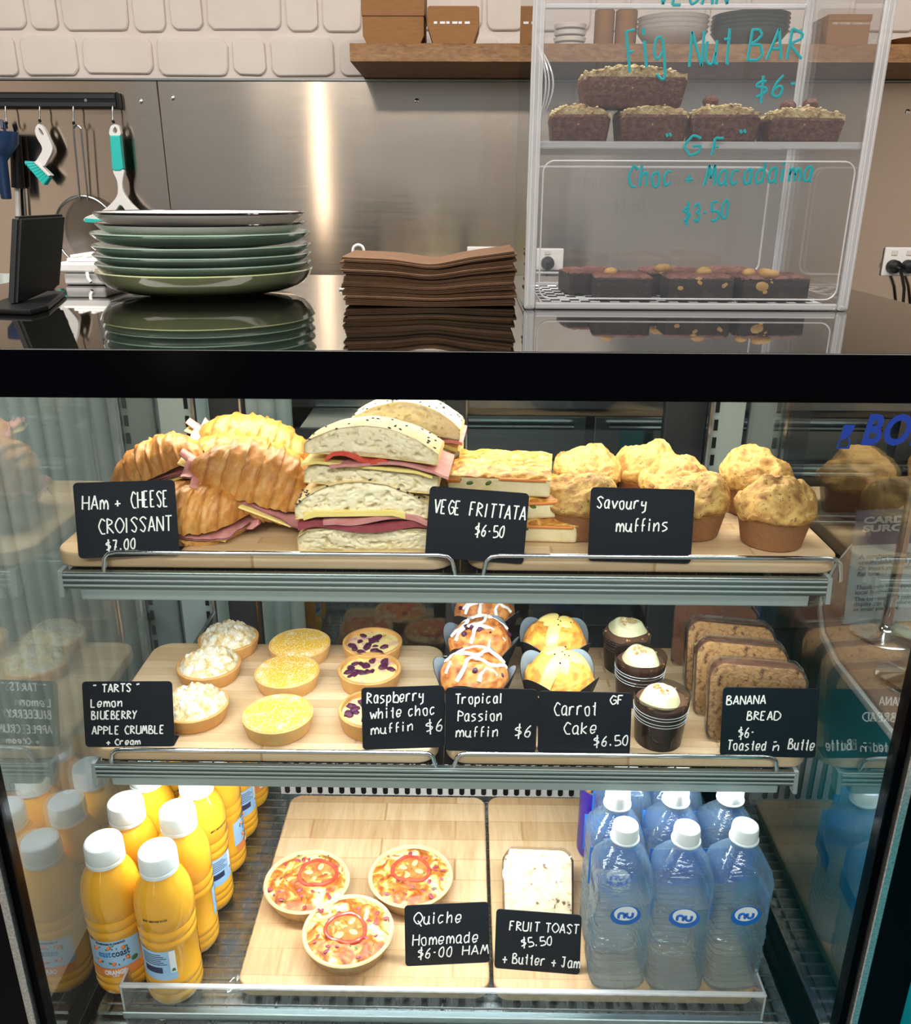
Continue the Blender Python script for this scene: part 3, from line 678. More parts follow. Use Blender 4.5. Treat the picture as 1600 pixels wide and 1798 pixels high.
# ---------------------------------------------------------------- shelves
def shelf(name, label, Ys, zb, hx, s_h, l_h, led, rails, tilt=20):
    t = thing(name, label, 'shelf', (0, Ys, zb), 0, 'wire shelves in the display case')
    g = G(); g.box(-hx, hx, -.004, .004, -s_h, 0, .001, 1); fs = g.build('front_strip', 'alu', t)
    g = G()
    for k in range(3): g.box(-hx+.002, hx-.002, -.0062, -.0041, -s_h+.004+k*s_h*.3, -s_h+.0065+k*s_h*.3, .0006, 1)
    g.build('strip_ridges', 'led_housing', fs)
    for s in (-1, 1):
        g = G(); g.prism([(-.008, -s_h-.008), (-.004, .001), (.012, .001), (.012, -s_h+.004), (.002, -s_h-.008)], s*hx-.0025, s*hx+.0025, axis='x'); g.build('end_cap', 'led_housing', t)
    g = G(); g.box(-hx+.018, hx-.018, -.001, .024, -l_h, -s_h-.0004, .002); g.build('lamp_housing', 'led_housing', t)
    g = G(); g.box(-hx+.022, hx-.022, .0245, .032, -l_h+.001, -l_h+.009); g.build('lamp_strip', emit('shelf_lamp', '#e8f4ff', 4.0), t)
    area(name.replace('wire_shelf', 'shelf_lamp_light'), (0, Ys+.029, zb-l_h-.001), 2*hx-.06, .012, led, (.93, .97, 1.0), (math.radians(tilt), 0, 0))
    g = G(); g.box(-hx+.004, hx-.004, .012, .28, -.006, -.004); g.build('shelf_pan', 'dark_wire', t)
    g = G()
    for k in range(45): x = -hx+.012+k*(2*hx-.024)/44; g.tube([(x, .006, -.0018), (x, .285, -.0018)], .0014, 6)
    for y in (.10, .27): g.tube([(-hx+.004, y, -.0032), (hx-.004, y, -.0032)], .0016, 6)
    g.build('wire_deck', 'rod_steel', t)
    for a, b, h in rails:
        P = [(a, .0, -.004), (a+.001, -.001, .004), (a+.004, -.002, h*.75), (a+.009, -.002, h*.94), (a+.018, -.002, h), (b-.018, -.002, h), (b-.009, -.002, h*.94), (b-.004, -.002, h*.75), (b-.001, -.001, .004), (b, 0, -.004)]
        g = G(); g.tube(P, .0026, 10); g.build('rail', 'chrome', t)
    for s in (-1, 1):
        g = G(); g.box(s*(hx-.03)-.003, s*(hx-.03)+.003, .02, .584-Ys, -.03, -.0065, .001); g.build('bracket', 'alu', t)
    return t
S1Y, S1Z, S2Y, S2Z = .172, .9228, .172, .6655
def rx(px, py, Y): return at(px, py, Y=Y).x
shelf('wire_shelf', 'upper wire shelf with grey lamp strip holding croissants and muffins', S1Y, S1Z, .4275, .021, .036, 2.2,
      [(rx(183, 1005, S1Y), rx(800, 1008, S1Y), .024), (rx(848, 1010, S1Y), rx(1476, 1015, S1Y), .024)])
shelf('wire_shelf', 'lower wire shelf with grey lamp strip holding tarts and cakes', S2Y, S2Z, .4275, .020, .033, 4.2,
      [(rx(196, 1345, S2Y), rx(766, 1350, S2Y), .021), (rx(797, 1352, S2Y), rx(1364, 1355, S2Y), .021)], tilt=2)
# bottom deck: wires, pan and clear lip
DZ = .36
dk = thing('bottom_deck', 'bottom wire deck with a clear plastic front lip', 'shelf', (0, .1, DZ), 0, 'wire shelves in the display case')
g = G()
for k in range(24): y = -.005+k*.0185; g.tube([(-.43, y, -.002), (.43, y, -.002)], .0016, 6)
for x in (-.42, -.21, 0, .21, .42): g.tube([(x, -.015, -.0055), (x, .44, -.0055)], .0022, 6)
g.build('wire_deck', 'rod_steel', dk)
g = G(); g.box(-.435, .435, -.012, .45, -.0135, -.0085); g.build('pan', 'steel_bright', dk)
g = G(); g.box(-.398, .398, -.0185, -.0155, -.022, .040, .0008, 1); lipo = g.build('front_lip', 'lip', dk)
g = G(); g.box(-.398, .398, -.0195, -.013, .0402, .0445, .001, 1); g.build('lip_top_edge', 'acrylic_edge', lipo)
g = G(); g.box(-.398, .398, -.022, -.012, -.0085, .003, .001, 1); g.build('lip_channel', 'alu', lipo)
for s in (-1, 1):
    g = G(); g.box(s*.396-.0015, s*.396+.0015, -.0195, .02, -.006, .0445, .0008, 1); g.build('lip_end', 'acrylic_edge', lipo)

# ---------------------------------------------------------------- wooden boards
def board(label, x0, x1, y0, y1, z, th, mat, r=.028):
    cx, cy = (x0+x1)/2, (y0+y1)/2
    g = G(); g.prism(rrect(x0-cx, x1-cx, y0-cy, y1-cy, r), 0, th, .003, 3)
    o = g.build('wooden_board', mat); o.location = (cx, cy, z)
    return tag(o, label, 'board', 'wooden serving boards')
ZT1, ZT2, ZT3 = S1Z+.018, S2Z+.018, DZ+.016
board('wooden board under the croissants and sandwiches on the upper shelf', -.4405, .012, .180, .437, S1Z+.0002, .0178, 'board')
board('wooden board under the frittata and savoury muffins on the upper shelf', .027, .4445, .180, .437, S1Z+.0002, .0178, 'board')
board('wooden board under the tarts on the lower wire shelf', -.4385, -.0065, .176, .438, S2Z+.0002, .0178, 'board')
board('wooden board under the iced muffins and banana bread', .0025, .447, .176, .438, S2Z+.0002, .0178, 'board')
board('wide wooden board under the quiches on the bottom deck', -.262, .0605, .106, .476, DZ+.0002, .0158, 'board_y', .02)
board('wooden board under the fruit toast and water bottles', .0655, .398, .104, .478, DZ+.0002, .0158, 'board_y', .02)

# ================================================================ FOOD: UPPER SHELF
def croissant(name, label, L, R, top_lift=.010, seed=0, bendy=.02, ham_out=1, dome=1.0):
    t = thing(name, label, 'croissant', group='ham and cheese croissants')
    def env(s):
        a = abs(s); return max(.16, (1-a**2.3))**.62*(1.0 if a < .93 else (1-((a-.93)/.07)**2*.75))
    def pt(s, th, lift, sg):
        x = s*L/2; e = env(s)*R
        ph = (s*3.8+.30*math.cos(th)+.05*noise.noise(Vector((s*3, th, seed))))
        saw = ph-math.floor(ph); rid = saw**1.4 if s > 0 else (1-saw)**1.4
        rr = e*(1+.085*(rid-.5)+.05*fbm((s*2, math.cos(th), math.sin(th)+seed), 2.6, 3)+.02*math.sin(34*s+6*th+3*noise.noise(Vector((s*6, th*2, seed)))))
        y = rr*math.cos(th)*1.02; z = rr*abs(math.sin(th))*(.98*dome if sg > 0 else .62)
        y += bendy*(s*s-.3)
        return Vector((x, y, lift+z*sg)), rid
    NU, NV = 96, 34
    for sg, nm in ((1, 'croissant_top'), (-1, 'croissant_bottom')):
        g = G(); base = .62*R
        lift = base+(top_lift if sg > 0 else 0)
        g.grid(NU, NV, lambda u, v: pt(2*u-1, PI*v, lift+(.006*(2*u-1) if sg > 0 else 0), sg)[0],
               tone=lambda u, v: .24+.30*pt(2*u-1, PI*v, 0, sg)[1]-(.22 if sg < 0 else .0)+.12*math.sin(PI*v)+(.16*(1-env(2*u-1))))
        o = len(g.v)-NU*NV
        for i in range(NU-1): g.f.append([o+i*NV, o+(i+1)*NV, o+(i+1)*NV+NV-1, o+i*NV+NV-1]); g.mi.append(0)
        g.build(nm, 'croissant', t, sharp=70)
    zc = .62*R
    g = G()
    def ham(u, v):
        x = (u-.5)*L*1.06; w = R*(.99 if abs(2*u-1) < .8 else .6)
        return (x, (v-.5)*2*w+bendy*((2*u-1)**2-.3), zc+.004+.003*noise.noise(Vector((x*60, v*6, seed)))+(.006*max(0, abs(2*u-1)-.85)/.15)*math.sin(v*9+seed))
    g.grid(48, 20, ham); g.grid(48, 20, lambda u, v: (ham(u, v)[0], ham(u, v)[1], ham(u, v)[2]+.0022)); g.build('ham_slice', 'ham', t)
    g = G(); g.box(-L*.36, L*.36, -R*.98, R*.98, zc-.0005, zc+.0022, .0008, 1)
    g.warp(lambda p: Vector((p.x+.004*seed % .01, p.y+bendy*((2*p.x/L)**2-.3), p.z+.002*noise.noise(Vector((p.x*50, p.y*30, seed)))))); g.build('cheese_slice', 'cheese', t)
    if ham_out:
        g = G(); x_ = -L/2-.001
        g.tube([(x_+.02, 0, zc+.006), (x_, .001, zc+.007), (x_-.012, .002, zc+.009), (x_-.022, .002, zc+.012)], [.006, .008, .0075, .007], 12, flat=.45); g.build('ham_roll', 'ham', t)
        g = G(); g.box(x_-.020, x_+.03, -.010, .010, zc+.0005, zc+.0032, .0008, 1); g.build('cheese_slice', 'cheese', t)
    return t
def place3(o, p, rz=0, ry=0, rx_=0):
    o.location = p; o.rotation_euler = (rx_, ry, rz)
D = math.radians
def place_span(o, pa, pb, Ya, Yb, L, roll=0, base=.62, R=.04):
    """lay a long thing so that its two ends stand at two measured places"""
    A = at(*pa, Y=Ya); B = at(*pb, Y=Yb); d = (B-A); mid = (A+B)/2
    x = d.normalized(); y = Vector((0, 0, 1)).cross(x).normalized(); z = x.cross(y)
    Mx = Matrix((x, y, z)).transposed() @ Matrix.Rotation(roll, 3, 'X')
    o.matrix_world = Matrix.Translation(mid-Mx @ Vector((0, 0, base*R))) @ Mx.to_4x4() @ Matrix.Diagonal((d.length/L, 1, 1, 1))
cr = croissant('croissant', 'lowest golden croissant half hidden behind the ham and cheese card', .17, .040, seed=1, ham_out=0, bendy=.025)
place_span(cr, (268, 895), (436, 928), .252, .236, .17, roll=D(12), R=.040)
g = G(); g.tube([(.084, 0, .028), (.094, .002, .031), (.104, .004, .036)], [.006, .010, .007], 12, flat=.4); g.build('ham_roll', 'ham', cr)
cr = croissant('croissant', 'flaky croissant at the far left of the pile, behind the card', .16, .042, seed=2, ham_out=0, bendy=-.02)
place_span(cr, (204, 868), (372, 812), .30, .31, .16, roll=D(-4), R=.042)
cr = croissant('croissant', 'large croissant lying across the front of the pile beside the sandwiches', .21, .043, seed=3, bendy=-.012, dome=1.15)
place_span(cr, (338, 817), (556, 900), .27, .27, .21, roll=D(16), R=.043)
cr = croissant('croissant', 'croissant tucked behind the large front one, tip towards the left', .18, .040, seed=4, bendy=.0)
place_span(cr, (322, 800), (540, 858), .348, .348, .18, roll=D(8), R=.040)
cr = croissant('croissant', 'brightest croissant on the very top at the back of the pile', .19, .042, seed=5, bendy=.0, dome=1.1)
place_span(cr, (350, 762), (546, 838), .400, .388, .19, roll=D(10), R=.042)


def bread_half(g, x0, x1, depth, bot, top, seed, holes=1.0, nx=110, nz=36, dome_back=.85):
    """roll half: cut face at y=0 towards -Y, crust over the top; bot/top = height functions of u"""
    def face(u, v):
        x = x0+(x1-x0)*u; z = bot(u)+(top(u)-bot(u))*v
        n1 = noise.noise(Vector((x*130, z*160, seed))); n2 = noise.noise(Vector((x*260, z*300, seed+9)))
        edge = min(1, 6*min(u, 1-u), 5*min(v, 1-v)+.25)
        return (x, holes*edge*(.0055*max(0, n1-.12)/.5+.003*max(0, n2-.1))+.0015*noise.noise(Vector((x*30, z*30, seed)))+.004*(1-edge), z)
    g.grid(nx, nz, face, mi=0)
    def sec(u, w):
        s = (1-w)**.5 if False else math.sqrt(max(0, 1-(max(0, w-.45)/.55)**2.2))
        return s
    def topf(u, w):
        x = x0+(x1-x0)*u; k = sec(u, w); b, t = bot(u), top(u)
        return (x*(.97+.03*k) if True else x, w*depth, b+(t-b)*k+.0010*noise.noise(Vector((x*60, w*9, seed))))
    g.grid(nx, 24, topf, mi=1, tone=lambda u, w: .35+.25*noise.noise(Vector((u*4, w*4, seed)))+.2*abs(2*u-1)**2)
    g.grid(nx, 10, lambda u, w: (x0+(x1-x0)*u, w*depth, bot(u)), mi=1, tone=lambda u, w: .5)
    for uu in (0, 1):
        g.grid(8, 24, lambda v, w: (x0+(x1-x0)*uu, w*depth, bot(uu)+(top(uu)-bot(uu))*v*sec(uu, w)), mi=1, tone=lambda v, w: .5)
def sandwich(label, W, H, depth, seed, seeds, fill, slant=0.0):
    t = thing('sandwich', label, 'sandwich', group='filled bread roll sandwiches')
    hb = H*.32; ht = H*.48; hf = H*.16
    def bt(u): return hb*(.92+.10*math.sin(PI*u))-(.3*hb*max(0, .08-u)/.08)
    def tb(u): return hb+hf*(1.0+.25*math.sin(PI*u))-.1*hf
    def tt(u): return tb(u)+ht*(max(.0, math.sin(PI*(.06+.88*(u**(.9+slant)))))**.62)
    g = G(); bread_half(g, -W/2, W/2, depth, lambda u: 0, bt, seed); g.build('bread_base', ['bread_crumb', 'bread'], t, sharp=50)
    g = G(); bread_half(g, -W*.505, W*.49, depth, tb, tt, seed+3); g.build('bread_top', ['bread_crumb', 'bread'], t, sharp=50)
    z = hb*1.02
    for k, (kind, xa, xb, th, out) in enumerate(fill):
        g = G()
        n = 40
        def sheet(u, v, dz):
            x = (xa+(xb-xa)*u)*W; fr = math.sin(u*(7 if kind != 'cheese' else 2)+seed+k*2)*(.0035 if kind != 'cheese' else .001)
            droop = .004*max(0, abs(2*u-1)-.75)/.25
            return (x, -out+(depth*.94+out)*v+(fr*.8 if v < .2 else 0), z+dz+fr*(.8 if kind != 'cheese' else .4)-droop)
        g.grid(n, 8, lambda u, v: sheet(u, v, 0)); g.grid(n, 8, lambda u, v: sheet(u, v, th))
        g.grid(n, 3, lambda u, v: sheet(u, 0, th*v))
        g.grid(3, 8, lambda u, v: sheet(0, v, th*u)); g.grid(3, 8, lambda u, v: sheet(1, v, th*u))
        g.build({'cheese': 'cheese_slice', 'ham': 'ham_slice', 'salami': 'salami_slice', 'tomato': 'tomato_slice'}[kind], kind, t); z += th+.0012
    g = G(); rr = random.Random(seed)
    for _ in range(seeds):
        u, w = rr.random(), rr.random()*.8
        k = math.sqrt(max(0, 1-(max(0, w-.45)/.55)**2.2)); x = (-W*.505+W*.995*u)*(.97+.03*k)
        g.ball((x, w*depth, tb(u)+(tt(u)-tb(u))*k+.0003), .0016, 6, 4, sc=(1, 1.5, .6), rot=Euler((rr.uniform(-.6, .6), 0, rr.uniform(0, 3))))
    if seeds:
        s_ = g.build('sesame_seeds', 'seed', t); s_['kind'] = 'stuff'
    return t
p = at(642, 968, z=ZT1)
s1 = sandwich('front lower sandwich with cheese and dark ham in a black seeded roll', .152, .084, .10, 1, 90, [('salami', -.49, .50, .008, .003), ('ham', -.3, .47, .006, .004), ('cheese', -.44, .30, .006, .004)])
place3(s1, (p.x, p.y, ZT1), D(2))
s2 = sandwich('upper front sandwich with tomato, leaning on the seeded one below', .148, .071, .10, 2, 26, [('cheese', -.52, .46, .003, .004), ('ham', -.30, .58, .003, .006), ('tomato', -.34, .12, .005, .003)], .1)
place3(s2, (p.x+.007, p.y+.004, ZT1+.0735), D(-3), D(4), D(-3))
s3 = sandwich('brightly lit seeded sandwich on top at the back of the stack', .135, .080, .085, 5, 60, [('cheese', -.48, .48, .005, .003), ('ham', -.4, .52, .004, .004)], .15)
place3(s3, (p.x+.036, p.y+.118, ZT1+.066), D(-4), D(4))
s4 = sandwich('sandwich underneath the bright one at the back of the stack', .145, .064, .09, 8, 20, [('salami', -.5, .5, .006, .003), ('cheese', -.4, .53, .004, .004)])
place3(s4, (p.x+.030, p.y+.118, ZT1), D(-3))

def frittata(label, W, Dp, H, seed):
    t = thing('frittata_slice', label, 'frittata', group='vegetable frittata slices')
    g = G(); g.box(-W/2, W/2, -Dp/2, Dp/2, 0, H*.86, .004, 3); n0 = len(g.v)
    g.build('egg_body', 'frittata', t)
    g = G()
    def top(u, v):
        x, y = (u-.5)*W*1.01, (v-.5)*Dp*1.01; e = min(1, 9*min(u, 1-u), 9*min(v, 1-v))
        return (x, y, H*.84+H*.15*e**.5+.0035*fbm((x, y, seed), 60, 3))
    g.grid(48, 36, top)
    g.grid(48, 2, lambda u, v: (top(u, 0)[0], top(u, 0)[1], H*.80+(top(u, 0)[2]-H*.80)*v)); g.grid(36, 2, lambda u, v: (top(1, u)[0], top(1, u)[1], H*.80+(top(1, u)[2]-H*.80)*v)); g.grid(36, 2, lambda u, v: (top(0, u)[0], top(0, u)[1], H*.80+(top(0, u)[2]-H*.80)*v))
    g.build('browned_top', 'frittata_top', t, sharp=60)
    rr = random.Random(seed)
    g = G(); g.box(0, W*.46, -Dp/2-.0022, -Dp/2+.004, H*.70, H*.84, .0015, 2); g.build('carrot_strip', 'carrot_bit', t)
    g = G(); g.box(-W/2-.001, -W/2+.016, -Dp/2-.0016, -Dp/2+.004, H*.50, H*.78, .003, 2); g.build('carrot_strip', 'carrot_bit', t)
    for k in range(3):
        x = rr.uniform(-.4, .1)*W; z = rr.uniform(.35, .7)*H
        g = G(); g.ball((x, -Dp/2+.0005, z), .0048, 10, 6, sc=(1, .25, .55), rot=Euler((0, rr.uniform(-.7, .7), 0))); g.build('green_piece', 'greens', t)
    return t
q = at(905, 965, z=ZT1)
place3(frittata('top frittata slice of the stack with orange carrot along its edge', .118, .105, .027, 3), (at(882, 830, Y=.27).x, .285, ZT1+.0530), D(-6), 0, 0)
place3(frittata('middle frittata slice of the stack behind the frittata card', .118, .10, .026, 4), (at(910, 900, Y=.26).x, .275, ZT1+.0265), D(9))
place3(frittata('bottom frittata slice of the stack lying on the board', .120, .10, .026, 6), (at(922, 940, Y=.26).x, .272, ZT1+.0003), D(-3))

def muffin_body(g, r0, r1, h, over, dome, seed, n=84, lump=.22, mi=0, crack=0.0, tip=0.0, off=0.0):
    """domed cake top on its rim; radial grid"""
    def f(u, v):
        a = 2*PI*u; s = v
        if s < .18:
            k = s/.18; r = r1+(over)*math.sin(k*PI/2); z = h-.006*(1-k)
        else:
            k = (s-.18)/.82; ang = k*PI/2; r = (r1+over)*max(0, math.cos(ang))**.9; z = h+dome*math.sin(ang)**1.15
        x, y = r*math.cos(a), r*math.sin(a)
        nz = fbm((x*1.0, y*1.0, z+seed*3.1), 24, 2)*lump*.020+(.5-abs(fbm((x, y, z+seed*7), 42, 4)))*lump*.010+(.3-abs(fbm((x, y, z+seed*5), 105, 3)))*lump*.0045
        top = max(0, (z-h)/max(dome, 1e-4))
        x2 = x*(1+nz*4)+off*top; y2 = y*(1+nz*4)
        return (x2, y2, z+nz*(1 if s > .15 else .3)+tip*max(0, top-.35)**1.5*(1+.5*noise.noise(Vector((x*30, y*30, seed)))))
    g.grid(n, 48, f, cu=True, mi=mi, tone=lambda u, v: .36+.55*fbm((math.cos(2*PI*u)*(1-v), math.sin(2*PI*u)*(1-v), v+seed), 6.5, 4)+(.22 if v < .2 else 0))
def savoury_muffin(label, seed, rz=0, sc=1, tip=.006, off=.004):
    t = thing('savoury_muffin', label, 'muffin', group='savoury muffins')
    R0, R1, H = .033*sc, .0405*sc, .040*sc
    g = G(); prof = [(0, 0), (R0-.003, 0), (R0, .002), (R0+(R1-R0)*.5, H*.5), (R1, H*.96), (R1-.002, H)]
    g.lathe(prof, 56, rf=lambda a, z: 1+.012*noise.noise(Vector((math.cos(a)*3, math.sin(a)*3, z*40+seed)))); g.tone = {i: .5 for i in range(len(g.v))}
    g.build('muffin_base', 'muffin_base', t)
    g = G(); muffin_body(g, R0, R1-.001, H*.97, .0045*sc, .030*sc, seed, lump=.62, tip=tip, off=off); g.build('muffin_top', 'muffin', t, sharp=80)
    return t
for k, (px, py, z_, lab, sd, tip, off) in enumerate((
    (1356, 955, 0, 'savoury muffin nearest the glass at the right end of the upper board', 1, .010, .003),
    (1325, 900, 0, 'savoury muffin standing behind the rightmost front one', 2, .016, .012),
    (1014, 938, 0, 'savoury muffin at the front between the frittata and its card', 3, .008, -.003),
    (1030, 885, 0, 'rear savoury muffin just right of the frittata stack', 4, .006, 0),
    (1212, 938, 0, 'savoury muffin mostly hidden behind the savoury muffins card', 5, .006, .010),
    (1180, 905, 0, 'low savoury muffin above the top edge of the savoury card', 6, .004, .004),
    (1130, 880, 0, 'tallest savoury muffin in the back row with a peaked top', 7, .018, -.004))):
    c = at(px, py, z=ZT1); m = savoury_muffin(lab, sd, tip=tip, off=off, sc=1.03 if k < 2 else 1.0); place3(m, (c.x, c.y+.006, ZT1), sd*1.3)

# ================================================================ FOOD: LOWER SHELF
def tart_shell(g, r, h, rim=.004, depth=.006, n=64):
    g.lathe([(0, 0), (r-.008, 0), (r-.005, .001), (r-.001, h*.6), (r, h-.001), (r-.001, h), (r-rim, h), (r-rim-.001, h-depth), (0, h-depth)], n, rf=lambda a, z: 1+.006*noise.noise(Vector((math.cos(a)*5, math.sin(a)*5, z*60))))
def crumble_tart(label, seed):
    t = thing('crumble_tart', label, 'tart', group='apple crumble tarts')
    g = G(); tart_shell(g, .044, .021); g.build('pastry_shell', 'tart_dark', t)
    g = G()
    def f(u, v):
        a = 2*PI*u; r = .0425*(1-v**1.15); x, y = r*math.cos(a), r*math.sin(a)
        z = .018+.019*math.sin(PI/2*min(1, v*1.25))
        n = noise.cell(Vector((x*240, y*240, seed)))*.0018+fbm((x, y, seed), 110, 4)*.0052+fbm((x, y, seed+4), 30, 2)*.006
        return (x, y, z+n*(.3+min(1, v*4)*.7))
    g.grid(84, 44, f, cu=True); g.build('crumble_topping', 'crumble', t, sharp=80)
    return t
def lemon_tart():
    t = thing('lemon_tart', '', 'tart', group='lemon tarts dusted with sugar')
    g = G(); tart_shell(g, .0445, .0225, .002, .002); g.build('pastry_shell', 'tart', t)
    g = G(); g.lathe([(.0422, .0208), (.0415, .0226), (.03, .0234), (.015, .0238), (0, .0239)], 64); g.build('lemon_filling', 'lemon', t)
    return t
def berry_tart(label, seed):
    t = thing('blueberry_tart', label, 'tart', group='blueberry custard tarts')
    g = G(); tart_shell(g, .0435, .025, .0042, .006); g.build('pastry_shell', 'tart_dark', t)
    g = G()
    g.grid(48, 16, lambda u, v: (.0388*(1-v)*math.cos(2*PI*u), .0388*(1-v)*math.sin(2*PI*u), .0196+.0022*v+.0018*fbm((.0388*(1-v)*math.cos(2*PI*u), .0388*(1-v)*math.sin(2*PI*u), seed), 90, 2)), cu=True); g.build('custard', 'custard', t)
    rr = random.Random(seed); g = G()
    for _ in range(17):
        a, r = rr.uniform(0, 6.28), .031*math.sqrt(rr.random()); g.ball((r*math.cos(a), r*math.sin(a), .0212), rr.uniform(.0030, .0068), 12, 8, sc=(1.35, .9, .5), rot=Euler((0, 0, rr.uniform(0, 3))), nz=.35)
    s_ = g.build('berries', 'berry', t); s_['kind'] = 'stuff'
    return t
for (px, py), lab, sd in (((342, 1262), 'front sugared crumble tart beside the tarts card', 1), ((368, 1190), 'middle sugared crumble tart in the leftmost row', 2), ((402, 1143), 'rearmost sugared crumble tart of the leftmost row', 3)):
    c = at(px, py, z=ZT2); place3(crumble_tart(lab, sd), (c.x-.0, c.y+.004, ZT2), sd)
lt = lemon_tart(); lt['label'] = 'front lemon tart with a yellow sugared top'
for k, ((px, py), lab) in enumerate((((490, 1278), 'front lemon tart with a yellow sugared top'), ((506, 1202), 'middle lemon tart with a broad white sugar patch'), ((528, 1152), 'rearmost lemon tart in the row beside the blueberry tarts'))):
    c = at(px, py, z=ZT2); o = lt if k == 0 else dup(lt, (0, 0, 0), 0, lab)
    place3(o, (c.x, c.y, ZT2), k*1.7)
for (px, py), lab, sd in (((655, 1272), 'front blueberry tart half hidden by the raspberry card', 1), ((650, 1200), 'middle blueberry tart with dark berries in pale custard', 2), ((655, 1152), 'rear blueberry tart in the row left of the iced muffins', 3)):
    c = at(px, py, z=ZT2); place3(berry_tart(lab, sd), (c.x, c.y, ZT2), sd*2)

def paper_cup(t, r0, r1, h, petals, seed):
    g = G(); n = 96
    def f(u, v):
        a = 2*PI*u; k = v
        pet = abs(math.cos(a*petals/2+seed))**.8
        z = h*k*(.72+.42*pet*k); r = r0+(r1-r0)*k+(.0075*pet*max(0, k-.6)/.4)
        r *= 1+.02*math.sin(a*20)*min(1, k*2)*(1-max(0, k-.7)/.3)
        return (r*math.cos(a), r*math.sin(a), z)
    g.grid(n, 18, f, cu=True); g.lathe([(r0, .0), (0, .0)], 48)
    w = g.build('paper_wrap', 'wrap_dark', t)
    g = G(); g.grid(n, 12, lambda u, v: tuple(Vector((f(u, .45+.55*v)[0]*.985, f(u, .45+.55*v)[1]*.985, f(u, .45+.55*v)[2]))), cu=True); g.build('paper_lining', 'wrap_inside', w)
def dome_surf(r1, h, over, dome, x, y):
    R = r1+over; k = min(1, math.hypot(x, y)/R); ang = math.acos(min(1, k**(1/.9)))
    return h+dome*math.sin(ang)**1.15
def berry_muffin(label, seed):
    t = thing('raspberry_muffin', label, 'muffin', group='raspberry white chocolate muffins')
    paper_cup(t, .028, .0395, .060, 4, seed)
    g = G(); muffin_body(g, .027, .0355, .048, .003, .033, seed, lump=.42); g.build('muffin_top', 'berry_muffin', t, sharp=80)
    g = G(); rr = random.Random(seed)
    for k in range(5):
        y0 = -.030+k*.015; P = []
        for i in range(22):
            x = -.038+.076*i/21; y = y0+.006*math.sin(i*.55+k*2+seed)+.0012*rr.uniform(-1, 1)
            if math.hypot(x, y) < .036: P.append((x, y, dome_surf(.0355, .048, .003, .033, x, y)+.0026+.001*math.sin(i)))
        if len(P) > 3: g.tube(P, [.0016+.0010*rr.random() for _ in P], 8)
    g.build('icing_drizzle', 'icing_white', t)
    g = G()
    for _ in range(7):
        a, r = rr.uniform(0, 6.28), .034*math.sqrt(rr.random()); x, y = r*math.cos(a), r*math.sin(a); g.ball((x, y, dome_surf(.0355, .048, .003, .033, x, y)+.001), .0035, 8, 6, nz=.3)
    s_ = g.build('berries', 'berry', t); s_['kind'] = 'stuff'
    return t
def tropical_muffin(label, seed):
    t = thing('passionfruit_muffin', label, 'muffin', group='tropical passion muffins')
    paper_cup(t, .028, .0395, .060, 4, seed+1.2)
    g = G(); muffin_body(g, .027, .0355, .047, .003, .035, seed, lump=.42); g.build('muffin_top', 'tropical', t, sharp=80)
    g = G()
    def f(u, v):
        a = 2*PI*u; R = .024+.010*math.cos(3*a+seed)+.006*math.cos(5*a+1)+.004*math.cos(7*a); r = R*(1-v); x, y = r*math.cos(a), r*math.sin(a)-.004
        return (x, y, dome_surf(.0355, .047, .003, .035, x, y)+.0038*(1-(1-v)**6)+.0012)
    g.grid(72, 18, f, cu=True); g.build('icing', 'icing_yellow', t)
    rr = random.Random(seed)
    g = G()
    for _ in range(6):
        a, r = rr.uniform(0, 6.28), .02*rr.random(); x, y = r*math.cos(a), r*math.sin(a)-.004; g.ball((x, y, dome_surf(.0355, .047, .003, .035, x, y)+.0045), .0013, 6, 4)
    s_ = g.build('passion_seeds', 'seed', t); s_['kind'] = 'stuff'
    return t
for (px, py), lab, sd in (((832, 1232), 'front raspberry muffin with thick white drizzle behind its card', 1), ((843, 1183), 'middle raspberry muffin with white icing lines', 2), ((850, 1128), 'rearmost darkest raspberry muffin in a black paper wrap', 3)):
    c = at(px, py+6, z=ZT2); o = berry_muffin(lab, sd); o.scale = (1.13, 1.13, 1.16); place3(o, (c.x, .249+.086*(sd-1), ZT2), .3*sd)
for (px, py), lab, sd in (((974, 1236), 'front orange muffin with yellow icing behind the carrot cake card', 1), ((968, 1178), 'rear orange muffin with yellow passionfruit icing', 2)):
    c = at(px, py+4, z=ZT2); o = tropical_muffin(lab, sd); o.scale = (1.13, 1.13, 1.16); place3(o, (c.x, .249+.090*(sd-1), ZT2), .4*sd)
